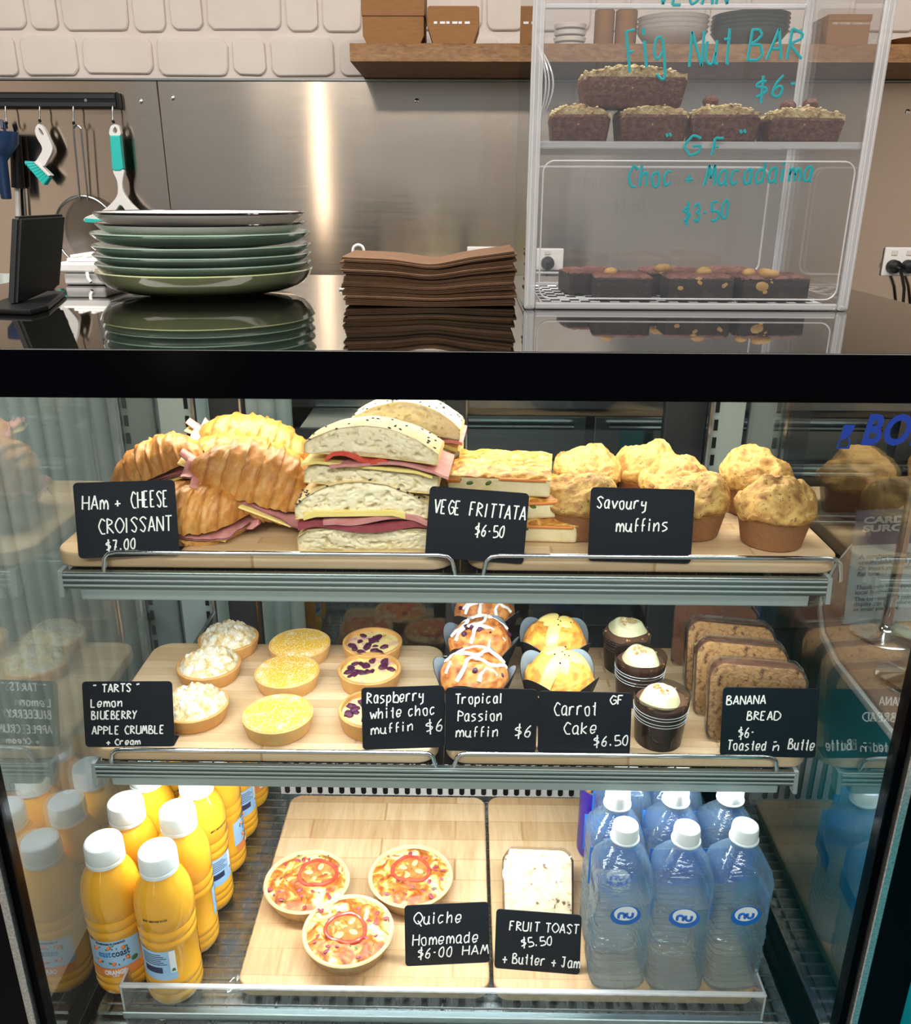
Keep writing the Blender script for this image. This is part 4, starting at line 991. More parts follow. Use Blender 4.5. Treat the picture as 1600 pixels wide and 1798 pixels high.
def carrot_cake(label, seed, shift):
    t = thing('carrot_cake', label, 'cake', group='gluten free carrot cakes in clear cups')
    g = G(); g.lathe([(0, .001), (.0275, .001), (.0325, .052), (.031, .056), (.02, .060), (0, .061)], 48, rf=lambda a, z: 1+(.03 if z > .05 else .01)*fbm((math.cos(a), math.sin(a), z*30+seed), 3, 3)); g.tone = {i: .5 for i in range(len(g.v))}
    g.build('cake', 'carrot', t)
    g = G(); n = 64
    def cf(u, v): r = .0287+.0055*v; return (r*math.cos(2*PI*u), r*math.sin(2*PI*u), .0003+.066*v*(1 if seed != 3 else .8))
    g.grid(n, 6, cf, cu=True); g.lathe([(.0287, .0003), (0, .0003)], n); cup = g.build('clear_cup', 'cup_dark', t)
    g = G()
    for z in (.046, .050, .040, .036): rr_ = .0287+.0055*z/.066+.0003; g.tube([(rr_*math.cos(2*PI*k/64), rr_*math.sin(2*PI*k/64), z) for k in range(64)], .00035, 5, closed=True)
    g.build('cup_lines', 'paper_white', cup)
    g = G()
    g.grid(56, 20, lambda u, v: ((.027*(1-v)**.7*math.cos(2*PI*u))*(1+.08*math.sin(3*2*PI*u+seed))+shift, .024*(1-v)**.7*math.sin(2*PI*u), .059+.013*math.sin(PI/2*min(1, v*1.5))**.8+.0014*math.sin(9*v+2*2*PI*u+seed)), cu=True)
    g.lathe([(.024, .058), (0, .058)], 32, (shift, 0, 0)); g.build('cream_icing', 'cream', t)
    g = G(); rr = random.Random(seed)
    for _ in range(22):
        a, r = rr.uniform(0, 6.28), .012*rr.random(); g.ball((r*math.cos(a)+shift, r*math.sin(a), .0722), rr.uniform(.001, .0024), 6, 4, nz=.4)
    for _ in range(10):
        a = rr.uniform(0, 6.28); g.ball((.031*math.cos(a), .031*math.sin(a), .0585), rr.uniform(.001, .002), 6, 4, nz=.4)
    s_ = g.build('nut_crumbs', 'nut', t); s_['kind'] = 'stuff'
    return t
for (px, py), lab, sd in (((1156, 1300), 'front carrot cake with a smooth cream top next to its card', 1), ((1120, 1228), 'middle carrot cake between two others', 2), ((1097, 1172), 'rear carrot cake with walnut pieces on its cream', 3)):
    c = at(px, py, z=ZT2); place3(carrot_cake(lab, sd, (-.004, .001, .0)[sd-1]), (c.x, c.y+.004, ZT2), sd*.9)

def bread_slice(name, label, W, H, T, crumbm, crustm, cat, grp, seed):
    t = thing(name, label, cat, group=grp)
    def outline(s):
        b = rrect(-W/2, W/2, 0, H, .014, 10); out = []
        for x, z in b:
            if z > H*.6: z += .010*math.cos(x/W*PI)-.002*math.sin(x*90+seed)
            out.append((x*(.94+.06*min(1, z/(H*.8)))*s, (z-H/2)*s+H/2))
        return out
    g = G(); g.prism(outline(1), 0, T, .0015, 2, axis='y'); g.build('crust', crustm, t)
    ci = outline(.985)
    for nm, yy, sgn in (('crumb', -.0006, 1), ('crumb', T+.0006, -1)):
        g = G(); g.prism(ci, yy, yy+sgn*.003, axis='y'); g.build(nm, crumbm, t)
    g = G(); oo = outline(1.03); m = len(oo); rr = random.Random(seed)
    ny = 8
    vs = []
    for j in range(ny):
        y = -.004+(T+.008)*j/(ny-1)
        for x, z in oo:
            q = .0022*noise.noise(Vector((x*140, y*300, z*140+seed))); vs.append((x*(1+q*12), y, max(.0006, z+q)))
    fs = [(j*m+k, j*m+(k+1) % m, (j+1)*m+(k+1) % m, (j+1)*m+k) for j in range(ny-1) for k in range(m)]
    g.add(vs, fs)
    for j, sg in ((0, -1), (ny-1, 1)):
        c = Vector((0, vs[j*m][1]+sg*.001, H*.5)); rg = []
        for f_ in (1, .75, .5, .25): rg.append([(p_[0]*f_, c.y+.0020*noise.noise(Vector((p_[0]*60*f_, 7*j, p_[2]*60+seed)))-sg*.0, H*.5+(p_[2]-H*.5)*f_) for p_ in vs[j*m:(j+1)*m]])
        vv = [p_ for r_ in rg for p_ in r_]+[tuple(c)]
        ff = [(i*m+k, i*m+(k+1) % m, (i+1)*m+(k+1) % m, (i+1)*m+k) for i in range(3) for k in range(m)]+[(3*m+k, 3*m+(k+1) % m, 4*m) for k in range(m)]
        g.add(vv, ff)
    g.build('cling_wrap', 'film', t, sharp=25)
    return t
for (px, py), lab, sd, rz in (((1312, 1306), 'front banana bread slice in film behind the banana bread card', 1, -10), ((1286, 1262), 'second banana bread slice from the glass, wrapped in film', 2, -9), ((1268, 1220), 'third banana bread slice, second from the back', 3, -8), ((1240, 1176), 'rearmost dark wrapped banana bread slice turned sideways', 4, -16)):
    c = at(px, py, z=ZT2); o = bread_slice('banana_bread_slice', lab, .112, .098, .020 if sd < 4 else .034, 'banana_crumb' if sd < 4 else 'banana_crust', 'banana_crust', 'banana bread', 'banana bread slices in film', sd)
    place3(o, (c.x+.004, c.y, ZT2), D(rz), 0, D(-7))

# ================================================================ BOTTOM DECK
def juice_bottle():
    t = thing('juice_bottle', '', 'bottle', group='orange juice bottles in two rows')
    prof = [(0, .003), (.020, .0015), (.030, 0), (.036, .003), (.039, .010), (.0392, .018), (.0378, .0205), (.0392, .023), (.0392, .030), (.0378, .0325), (.0392, .035), (.0392, .041), (.0382, .043), (.0382, .098), (.0392, .1005), (.0392, .106), (.0378, .109), (.0394, .112), (.0398, .122), (.0382, .125), (.0402, .129), (.0405, .146), (.0398, .160), (.0368, .174), (.031, .187), (.025, .196), (.0232, .200)]
    g = G(); g.lathe(prof, 48); g.build('bottle_body', 'juice', t)
    g = G(); g.lathe([(.0232, .1985), (.0262, .200), (.0262, .2045), (.0235, .206)], 40); g.build('neck_ring', 'cap_white', t)
    g = G(); g.lathe([(.0235, .2062), (.0258, .2065), (.0262, .208), (.0256, .226), (.0245, .2285), (.022, .2295), (.0212, .2290), (0, .2288)], 72, rf=lambda a, z: 1+(.006*math.cos(a*36) if .207 < z < .227 else 0)); g.build('cap', 'cap_white', t)
    R = .0386
    def patch(a0, a1, z0, z1, r, nm, mt, par, wav=0):
        g = G(); g.grid(36, 10, lambda u, v: (r*math.sin(a0+(a1-a0)*u), -r*math.cos(a0+(a1-a0)*u), z0+wav*math.cos((u-.5)*PI*1.1)*0+(z1-z0)*v+wav*(.5-math.cos((u-.5)*PI))*(1 if v > .5 else 0)), ); return g.build(nm, mt, par)
    lf = patch(-1.05, 1.05, .050, .094, R, 'front_label', 'label_blue', t, -.004)
    patch(-.95, .95, .037, .0505, .0396, 'orange_band', 'label_orange', lf)
    def tx(s, size, mt, w, z, a0, bold=.0, par=lf, r=.0389):
        o = printed('lettering', s, size, mt, par, bold, depth=.0001); fit_width(o, w); xs = [v.co.x for v in o.data.vertices]; mx = (max(xs)+min(xs))/2
        for v in o.data.vertices: v.co.x -= mx
        bend(o, r, a0, z); return o
    tx('east', .0155, 'sky_print', .019, .070, -.245, .0003); tx('coast', .0155, 'navy', .0245, .070, .335, .0003)
    tx("'", .014, 'navy', .0012, .0745, .21, .0002)
    tx('NO ADDED SUGAR, NO CONCENTRATE', .0042, 'navy', .042, .0905, 0, .0002)
    tx('ORANGE', .0100, 'label_white', .031, .041, .05, .0006, r=.0401); tx('JUICE', .0042, 'label_white', .009, .037, .05, .0001, r=.0401)
    rr = random.Random(4); go = G(); gg = G()
    for a, z in ((-.55, .083), (-.05, .0855), (.45, .083), (-.5, .061), (.05, .058), (.55, .064)):
        go.ball((R*math.sin(a), -R*math.cos(a), z), .0030, 10, 6, sc=(1, 1, 1))
        for k in range(4):
            b = a+rr.uniform(-.17, .17); zz = z+rr.uniform(-.004, .004); gg.ball((R*math.sin(b)*1.003, -R*math.cos(b)*1.003, zz), .0021, 8, 5, sc=(.45, .35, 1), rot=Euler((0, rr.uniform(-1.4, 1.4), b)))
    go.build('orange_print', 'orange_print', lf); gg.build('leaf_print', 'green_print', lf)
    g = G(); g.ball((R*math.sin(.78)*1.002, -R*math.cos(.78)*1.002, .058), .0055, 12, 6, sc=(.9, .2, .8), rot=Euler((0, 0, .78))); g.build('map_badge', 'green_print', lf)
    lb = patch(PI-.95, PI+.62, .048, .096, R, 'back_label', 'label_blue', t)
    patch(PI+.40, PI+.62, .060, .0955, .0388, 'white_panel', 'label_white', lb)
    patch(PI-.62, PI+.12, .060, .070, .0388, 'navy_panel', 'navy', lb)
    g = G()
    for k in range(6):
        a0, a1 = PI-.66, PI+.30-.1*(k % 3); z = .074+k*.0032
        g.grid(16, 2, lambda u, v: (.0389*math.sin(a0+(a1-a0)*u), -.0389*math.cos(a0+(a1-a0)*u), z+.0012*v))
    g.build('small_print', 'navy', lb)
    g = G(); g.grid(6, 2, lambda u, v: (.039*math.sin(PI+.43+.16*u*(1-v*.5)+.04*v), -.039*math.cos(PI+.43+.16*u*(1-v*.5)+.04*v), .062+.005*v)); g.build('recycling_mark', 'green_print', lb)
    o = printed('date_print', 'BEST BEFORE 01/24', .0042, 'seed', t, .0001, depth=.00005); fit_width(o, .034); xs = [v.co.x for v in o.data.vertices]
    for v in o.data.vertices: v.co.x -= (max(xs)+min(xs))/2
    bend(o, .0408, PI+.1, .147)
    return t
jb = juice_bottle(); jb.scale = (.88, .88, .955)
JL = ['front left juice bottle showing its fruit label', 'front right juice bottle showing the white text panel of its label']
rowsJ = []
for k in range(6):
    for s in (0, 1):
        a = at(213, 1738, z=DZ) if s == 0 else at(306, 1741, z=DZ)
        x = (-.4150 if s == 0 else -.3440)+k*.0012*s; y = (.136 if s == 0 else .122)+k*.0722
        rowsJ.append((x, y, s, k))
place_words = {(0, 0): JL[0], (0, 1): JL[1], (1, 0): 'juice bottle directly behind the front left one, by the side glass', (1, 1): 'second juice bottle of the inner row, its label edge reading st',
  (2, 0): 'third juice bottle of the row beside the side glass', (2, 1): 'third juice bottle of the inner row with a blue back label', (3, 0): 'fourth juice bottle back beside the side glass', (3, 1): 'fourth juice bottle of the inner row, under the shelf edge',
  (4, 0): 'fifth juice bottle back beside the side glass', (4, 1): 'fifth juice bottle of the inner row, with a striped label', (5, 0): 'last juice bottle in the row beside the side glass', (5, 1): 'last juice bottle of the inner row before the air slots'}
rots = {(0, 0): .10, (0, 1): PI-.10, (1, 1): -.75, (2, 1): PI+1.0, (1, 0): PI-.4, (2, 0): PI-.5, (4, 1): PI+1.0, (3, 1): PI-1.2}
for i, (x, y, s, k) in enumerate(rowsJ):
    o = jb if i == 0 else dup(jb, (0, 0, 0))
    o['label'] = place_words[(k, s)]; place3(o, (x, y, DZ+.0002), rots.get((k, s), 1.3*k+s))

def quiche(label, seed, rz):
    t = thing('quiche', label, 'quiche', group='small ham quiches')
    g = G(); n = 96
    fl_ = lambda a, z: 1+.010*math.cos(a*40)*(1 if z < .021 else .0)
    g.lathe([(0, 0), (.036, 0), (.038, .001), (.0465, .0205), (.0475, .023), (.0465, .0242), (.0435, .0235), (.042, .0205), (0, .0200)], 160, rf=fl_); g.build('pastry_shell', 'quiche_shell', t)
    g = G()
    g.grid(80, 30, lambda u, v: (.0432*(1-v)*math.cos(2*PI*u), .0432*(1-v)*math.sin(2*PI*u), .0215+.0045*math.sin(PI/2*min(1, v*3))+.0030*fbm((.0432*(1-v)*math.cos(2*PI*u), .0432*(1-v)*math.sin(2*PI*u), seed), 75, 3)*min(1, v*5)), cu=True); g.build('egg_filling', 'quiche_top', t, sharp=80)
    rr = random.Random(seed); ox, oy = rr.uniform(-.004, .004), rr.uniform(-.002, .004)
    if seed == 1: ox = .013
    g = G(); R = .0195
    rf = lambda a: R*(1+.07*math.cos(2*a+seed)+.05*math.cos(3*a+seed*2))
    g.tube([(ox+rf(2*PI*k/40)*math.cos(2*PI*k/40), oy+rf(2*PI*k/40)*math.sin(2*PI*k/40), .0268+.0006*math.sin(k)) for k in range(40)], .0021, 8, closed=True)
    tm = g.build('tomato_slice', 'tomato', t)
    g = G()
    for k in range(4): a = 2*PI*k/4+seed; g.ball((ox+.0105*math.cos(a), oy+.0095*math.sin(a), .0270), .0042, 9, 6, sc=(1.2, .75, .25), rot=Euler((0, 0, a)))
    g.build('seed_pockets', 'icing_yellow', tm)
    g = G(); g.grid(40, 5, lambda u, v: (ox+rf(2*PI*u)*(1-v)*math.cos(2*PI*u), oy+rf(2*PI*u)*(1-v)*math.sin(2*PI*u), .0266), cu=True); g.build('tomato_flesh', 'tomato_flesh', tm)
    g = G()
    for _ in range(26):
        a, r = rr.uniform(0, 6.28), .041*math.sqrt(rr.random()); x, y = r*math.cos(a), r*math.sin(a)
        if math.hypot(x-ox, y-oy) < R: continue
        g.ball((x, y, .0262), rr.uniform(.0012, .0030), 7, 4, sc=(1.4, .8, .5), rot=Euler((rr.uniform(-.5, .5), 0, rr.uniform(0, 3))), nz=.3)
    s_ = g.build('ham_bits', 'salami', t); s_['kind'] = 'stuff'
    g = G()
    for _ in range(9):
        a, r = rr.uniform(0, 6.28), .041*math.sqrt(rr.random()); g.ball((r*math.cos(a), r*math.sin(a), .0265), rr.uniform(.0012, .002), 6, 4, sc=(1.5, .7, .4), rot=Euler((0, 0, rr.uniform(0, 3))))
    s_ = g.build('herb_flecks', 'greens', t); s_['kind'] = 'stuff'
    return t
for (px, py), lab, sd in (((541, 1573), 'left quiche with its tomato slice set to one side', 1), ((722, 1563), 'rear right quiche with a round tomato slice in the middle', 2), ((613, 1660), 'front quiche nearest the clear lip', 3)):
    c = at(px, py, z=ZT3); o = quiche(lab, sd, 0); o.scale = (1.28, 1.28, 1.2); place3(o, (c.x, c.y, ZT3), sd*.4)

c = at(945, 1622, z=ZT3)
ft = bread_slice('fruit_toast', 'slice of fruit toast in clear wrap leaning behind the fruit toast card', .098, .092, .022, 'toast_crumb', 'toast_crust', 'toast', None, 7)
place3(ft, (c.x, c.y-.004, ZT3+.006), D(-2), 0, D(-58))

def water_bottle():
    t = thing('water_bottle', '', 'bottle', group='bottles of still water')
    def sq(r, a, p):
        c, s_ = abs(math.cos(a)), abs(math.sin(a)); return r/((c**p+s_**p)**(1/p))
    lv = [(.020, 0, 3), (.030, .001, 4), (.033, .006, 5)]
    for k in range(9):
        z = .014+k*.0115; lv += [(.0352, z, 5), (.0346, z+.0025, 5), (.0322, z+.0052, 5), (.0322, z+.0066, 5), (.0346, z+.0095, 5)]
    lv += [(.0345, .120, 5), (.0343, .150, 5), (.0325, .1535, 5), (.0348, .157, 5), (.0350, .186, 5), (.0330, .198, 4.2), (.026, .212, 3), (.0175, .224, 2.2), (.0140, .230, 2), (.0135, .236, 2)]
    g = G(); n = 64; vs = []
    for r, z, p in lv:
        for k in range(n):
            a = 2*PI*k/n; rr_ = sq(r, a, p)*(1+(.016*math.sin(3*a+z*170)+.012*noise.noise(Vector((math.cos(a)*3, math.sin(a)*3, z*90))))*(1 if .01 < z < .118 else 0)); vs.append((rr_*math.cos(a), rr_*math.sin(a), z))
    m = len(lv); fs = [(i*n+k, i*n+(k+1) % n, (i+1)*n+(k+1) % n, (i+1)*n+k) for i in range(m-1) for k in range(n)]+[tuple(range(n-1, -1, -1)), tuple((m-1)*n+k for k in range(n))]
    g.add(vs, fs); g.build('bottle_body', 'water', t, sharp=60)
    g = G(); g.lathe([(.0142, .2365), (.0175, .2375), (.0175, .2395), (.0142, .2405)], 32); g.build('neck_ring', 'cap_white', t)
    g = G(); g.lathe([(.0150, .2408), (.0160, .2412), (.0158, .255), (.0150, .2585), (.012, .260), (0, .2605)], 60, rf=lambda a, z: 1+(.012*math.cos(a*30) if z < .255 else 0)); g.build('cap', 'cap_white', t)
    # crescent emblem with the two letters
    g = G(); y = -.0353; N = 48; zc = .142
    vs = []
    for k in range(N):
        a = 2*PI*k/N; vs.append((.0185*math.cos(a), y, zc+.0165*math.sin(a))); vs.append((.0142*math.cos(a), y, zc+.0030+.0122*math.sin(a)))
    g.add(vs, [(2*k, 2*((k+1) % N), 2*((k+1) % N)+1, 2*k+1) for k in range(N)])
    em_ = g.build('emblem', 'water_blue', t, smooth=False)
    g = G(); g.prism([(.0140*math.cos(2*PI*k/40), zc+.0030+.0120*math.sin(2*PI*k/40)) for k in range(40)], y+.0002, y+.0004, axis='y'); g.build('emblem_field', 'label_white', em_, smooth=False)
    g = G(); r_ = .0016
    def arch(x0, flip):
        P = [(x0, y-.0002, zc+(-.0035 if not flip else .0045))]
        for k in range(11): a = PI-PI*k/10; P.append((x0+.0035+.0035*math.cos(a), y-.0002, zc+(.001+.0035*math.sin(a) if not flip else .000-.0035*math.sin(a))))
        P.append((x0+.007, y-.0002, zc+(-.0035 if not flip else .0045))); return P
    g.tube(arch(-.0085, False), r_, 8); g.tube(arch(.0015, True), r_, 8); g.build('lettering', 'water_blue', em_)
    g = G(); g.box(-.0335, .0335, .0352, .0356, .122, .186); g.box(.0350, .0354, -.020, .0335, .122, .150); g.build('back_label', 'back_label', t)
    return t
wb = water_bottle(); wb.scale = (1.0, 1.0, .905)
WL = (((1076, 1704), 'front water bottle nearest the fruit toast card', 0), ((1176, 1709), 'middle water bottle of the front row of three', 0), ((1271, 1705), 'front water bottle at the right end of its row', 0),
      ((1074, 1716), 'water bottle behind the front left one, beside the purple can', 1), ((1176, 1709), 'middle water bottle of the second row', 1), ((1271, 1705), 'second row water bottle at the right end', 1),
      ((1176, 1709), 'third row water bottle showing between the caps', 2), ((1271, 1705), 'third row water bottle at the back right', 2))
for k, ((px, py), lab, row) in enumerate(WL):
    c = at(px, py, z=ZT3); o = wb if k == 0 else dup(wb, (0, 0, 0))
    o['label'] = lab; place3(o, (c.x+row*(.004 if row < 2 else -.024), c.y-.0+row*.0715, ZT3+.0002), D((2, -3, 4, 1, -4, 6, 3, -2)[k]))
can = thing('drink_can', 'purple and silver drink can behind the water bottles', 'can')
c = at(1045, 1500, z=ZT3+.06); can.location = (c.x+.012, .352, ZT3+.0002)
g = G(); g.lathe([(.022, 0), (.025, .004), (.027, .010), (.027, .118), (.0262, .123)], 48); g.build('can_body', 'can_purple', can)
g = G(); g.lathe([(.0262, .1232), (.0235, .131), (.0238, .1335), (.0228, .134), (.0222, .131), (0, .1305)], 48); g.build('can_top', 'chrome', can)
g = G(); g.prism(rrect(-.004, .004, -.002, .013, .0038), .1308, .1318); g.build('ring_pull', 'chrome', can)
g = G(); c = at(292, 1783, z=.349)
g.prism([(-.010, -.004), (-.004, -.007), (.004, -.004), (.010, .004), (.012, .008), (.004, .005), (.001, .007), (-.006, .001)], 0, .006, .0015); o = g.build('food_scrap', 'egg_white'); o.location = (c.x, c.y, .3475)
tag(o, 'small torn cream coloured scrap lying on the front grille', 'scrap')
# crinkled clear sheet under the juice bottles
g = G()
xa = at(395, 1600, z=DZ).x
g.grid(40, 60, lambda u, v: (-.33+.075*u, .10+.38*v, DZ+.0012+.010*max(0, fbm((u*.5, v*2.2, 3), 3.5, 3))*(.2+u)))
o = g.build('clear_sheet', 'film', sharp=20); tag(o, 'crinkled clear plastic sheet on the deck beside the juice bottles', 'plastic sheet')

# ================================================================ PRICE CARDS
def card(label, BL, BR, TL, z, lines, Yp=None, lean=13):
    if Yp is None: A, B_ = at(*BL, z=z), at(*BR, z=z)
    else: A, B_ = at(*BL, Y=Yp), at(*BR, Y=Yp)
    ux = (B_-A).normalized(); w = (B_-A).length
    zz = Vector((0, 0, 1)); zz = (zz-ux*zz.dot(ux)).normalized(); ny = zz.cross(ux)
    uz = (zz*math.cos(D(lean))+ny*math.sin(D(lean))).normalized(); nrm = uz.cross(ux).normalized()   # nrm = away from viewer
    tl = on_plane(*TL, A, nrm); h = (tl-A).dot(uz)
    t = thing('price_card', label, 'sign', group='black hand lettered price cards')
    t.matrix_world = Matrix.Translation((A+B_)/2) @ Matrix((ux, nrm, uz)).transposed().to_4x4()
    Mi = t.matrix_world.inverted()
    g = G(); g.prism(rrect(-w/2, w/2, 0, h, .005, 6), 0, .0014, .0003, 1, axis='y'); g.build('card', 'card_black', t)
    g = G()
    iv = Mi.to_3x3()
    for v in range(2): pass
    fb = iv @ Vector((0, 1, 0)); fu = iv @ Vector((0, 0, 1))
    a_, b_ = Vector((w*.32, .0012, .0006)), Vector((w*.49, .0012, .0006)); e_ = (fb-fu*fb.dot(fu)).normalized()*.020
    off = fu*.0010
    g.add([a_, b_, b_+e_, a_+e_, a_+off, b_+off, b_+e_+off, a_+e_+off], [(0, 1, 2, 3), (4, 5, 6, 7), (0, 1, 5, 4), (1, 2, 6, 5), (2, 3, 7, 6), (3, 0, 4, 7)]); g.build('foot', 'card_black', t)
    g = G()
    for text, p, q, hp in lines:
        P = Mi @ on_plane(*p, A, nrm); Q = Mi @ on_plane(*q, A, nrm); U = Mi @ on_plane(p[0], p[1]-hp, A, nrm)
        d = Q-P; d.y = 0; up = Vector((-d.z, 0, d.x)).normalized(); P.y = -.0002
        write(g, text, P, d.normalized(), up, d.length, abs((U-P).z), .00085, Vector((0, -.0001, 0)), 6)
    g.warp(lambda v: Vector((v.x, -.0001+v.y*.35, v.z)))
    g.build('chalk_lettering', 'chalk', t)
    return t
card('black card lettered Ham and Cheese Croissant leaning before the croissants', (138, 981), (315, 974), (130, 848), ZT1, [('HAm', (145, 895), (190, 894), 24), ('+', (202, 890), (212, 889), 16), ('CHEESE', (231, 892), (296, 889), 28), ('CROISSANT', (174, 938), (302, 931), 26), ('$7.00', (187, 968), (240, 963), 18)])
card('black card lettered Vege Frittata standing before the frittata stack', (746, 978), (919, 991), (752, 853), 0, [('VEGE', (762, 901), (808, 904), 24), ('FRITTATA', (824, 905), (922, 914), 24), ('$6-50', (834, 941), (886, 944), 20)], Yp=S1Y+.004)
card('charcoal card lettered Savoury Muffins standing before the muffins', (1032, 985), (1213, 990), (1036, 855), 0, [('Savoury', (1048, 892), (1136, 894), 20), ('muffins', (1082, 934), (1174, 932), 22)], Yp=S1Y+.004)
card('black card lettered Tarts listing lemon, blueberry and apple crumble', (150, 1312), (307, 1311), (141, 1197), ZT2, [('" TARTS "', (164, 1216), (246, 1214), 14), ('Lemon', (160, 1242), (216, 1240), 14), ('BlUEBERRY', (161, 1263), (240, 1262), 14), ('APPLE CRUMBLE', (162, 1289), (289, 1288), 14), ('+ Cream', (187, 1308), (246, 1307), 10)])
card('black card lettered Raspberry White Choc Muffin, tilted towards its neighbour', (637, 1317), (781, 1312), (629, 1208), ZT2, [('Raspberry', (645, 1235), (745, 1230), 19), ('white choc', (650, 1263), (765, 1254), 18), ('muffin', (652, 1290), (727, 1282), 16), ('$6', (749, 1287), (780, 1282), 20)])
card('black card lettered Tropical Passion Muffin, middle of three touching cards', (782, 1318), (941, 1322), (785, 1207), ZT2+.0003, [('Tropical', (800, 1236), (883, 1234), 17), ('Passion', (804, 1266), (882, 1265), 18), ('muffin', (801, 1294), (876, 1293), 17), ('$6', (904, 1294), (934, 1294), 20)], lean=12)
card('black card lettered Carrot Cake GF six fifty', (944, 1322), (1106, 1326), (946, 1213), ZT2, [('Carrot', (973, 1256), (1048, 1255), 22), ('GF', (1071, 1237), (1096, 1236), 15), ('Cake', (990, 1289), (1048, 1288), 20), ('$6.50', (1043, 1311), (1104, 1308), 17)])
card('black card lettered Banana Bread at the right end of the lower shelf', (1264, 1327), (1432, 1331), (1263, 1206), ZT2, [('BANANA', (1276, 1237), (1344, 1236), 15), ('BREAD', (1312, 1264), (1370, 1264), 15), ('$6-', (1297, 1296), (1326, 1294), 17), ('Toasted', (1277, 1316), (1345, 1318), 16), ('n', (1357, 1318), (1370, 1318), 14), ('-', (1358, 1310), (1369, 1309), 14), ('Butte', (1384, 1315), (1430, 1318), 18)])
card('black card lettered Quiche Homemade Ham on the bottom board', (712, 1697), (860, 1690), (710, 1590), ZT3, [('Quiche', (727, 1623), (811, 1620), 20), ('Homemade', (725, 1660), (840, 1654), 19), ('$6-00', (734, 1683), (795, 1679), 17), ('HAM', (812, 1677), (858, 1674), 16)], lean=20)
card('black card lettered Fruit Toast with butter and jam on the bottom board', (868, 1700), (1018, 1712), (873, 1596), ZT3, [('FRUIT TOAST', (895, 1633), (1016, 1640), 16), ('$5.50', (916, 1663), (971, 1659), 15), ('+ Butter + Jam', (882, 1690), (1018, 1700), 17)], lean=20)

# ================================================================ ON THE COUNTER
def plate(name, label, r, h, foot, mats, z, thick=.004):
    t = thing(name, label, 'plate', (-.3085, .43, z), 0, 'stacked dinner plates')
    prof = [(0, .0012), (foot-.006, .0012), (foot-.004, 0), (foot, 0), (foot+.002, .0018), (r*.78, h*.16), (r*.90, h*.36), (r*.965, h*.66), (r-.0008, h-.0026), (r, h-.0013), (r-.0015, h), (r*.93, h*.66+thick*.2), (r*.80, h*.16+thick), (foot+.004, thick+.0015), (0, thick+.001)]
    g = G(); g.lathe(prof, 96); g.build('plate_body', mats[0], t, sharp=50)
    if len(mats) > 1:
        g = G(); g.tube([((r-.0008)*math.cos(2*PI*k/96), (r-.0008)*math.sin(2*PI*k/96), h-.0008) for k in range(96)], .0014, 8, closed=True); g.build('dark_rim', mats[1], t)
    return t
zz = ZT+.0002
plate('dinner_plate', 'wide olive green bottom plate of the stack', .134, .030, .070, ['plate_olive'], zz)
zs = [zz+.0205, zz+.0310, zz+.0415, zz+.0560]
for k, lab in enumerate(('second plate from the bottom, glossy green', 'third plate from the bottom, glossy green', 'fourth plate from the bottom, glossy green', 'fifth plate from the bottom, topmost of the green ones')):
    plate('dinner_plate', lab, (.1325, .1335, .1335, .1335)[k], .0185, .075, ['plate_green'], zs[k])
plate('dinner_plate', 'second plate from the top, greyish white with a dark rim', .1255, .0185, .072, ['plate_white', 'plate_black'], zz+.0665)
plate('dinner_plate', 'topmost plate of the stack, greyish white with a black rim', .1260, .0185, .072, ['plate_white', 'plate_black'], zz+.0785)

# napkins
nx0, nx1 = at(607, 540, z=ZT).x, at(906, 540, z=ZT).x
Wn = nx1-nx0
def napkin_mesh():
    g = G(); nl = 6
    def f(u, v, dz):
        x = (u-.5)*Wn; y = v*.12
        return (x, y, dz+.0003*noise.noise(Vector((x*40, y*20, dz*900))))
    for k in range(3):
        z = .0002+k*.00085
        e = .0012*k
        g.grid(40, 6, lambda u, v: f(u, v, z)); g.grid(40, 6, lambda u, v: f(u, v, z+.0006))
        g.grid(40, 4, lambda u, v: (f(u, 0, 0)[0], -.0006*math.sin(PI*v), z+.0006*v))
        for uu in (0, 1): g.grid(6, 2, lambda u, v: f(uu, u, z+.0006*v))
    return g
rr = random.Random(11)
NN = 20
for k in range(NN):
    lab = 'lowest brown paper napkin of the wavy stack' if k == 0 else 'topmost brown paper napkin of the wavy stack' if k == NN-1 else 'brown folded paper napkin inside the wavy stack'
    g = napkin_mesh(); amp = k/NN; zb_ = .0025*k
    def wv(p):
        u = p.x/Wn+.5
        wave = amp*(.010*(u-.35)**2*3-.0065*math.exp(-((u-.52)/.17)**2)+.002*math.sin(u*4)); lift = .0045*math.exp(-((u-.5)/.22)**2)*0+.0016*(math.cos(u*2*PI)*.5+.5)*(1-amp)
        return Vector((p.x, p.y, p.z+wave+lift+zb_+.0003))
    g.warp(wv); o = g.build('paper_napkin', 'napkin'); o.location = ((nx0+nx1)/2+rr.uniform(-.004, .003)-.004*amp, .283+rr.uniform(-.003, .003), ZT); o.rotation_euler = (0, 0, rr.uniform(-.012, .012))
    tag(o, lab, 'napkin', 'brown paper napkins in the stack')

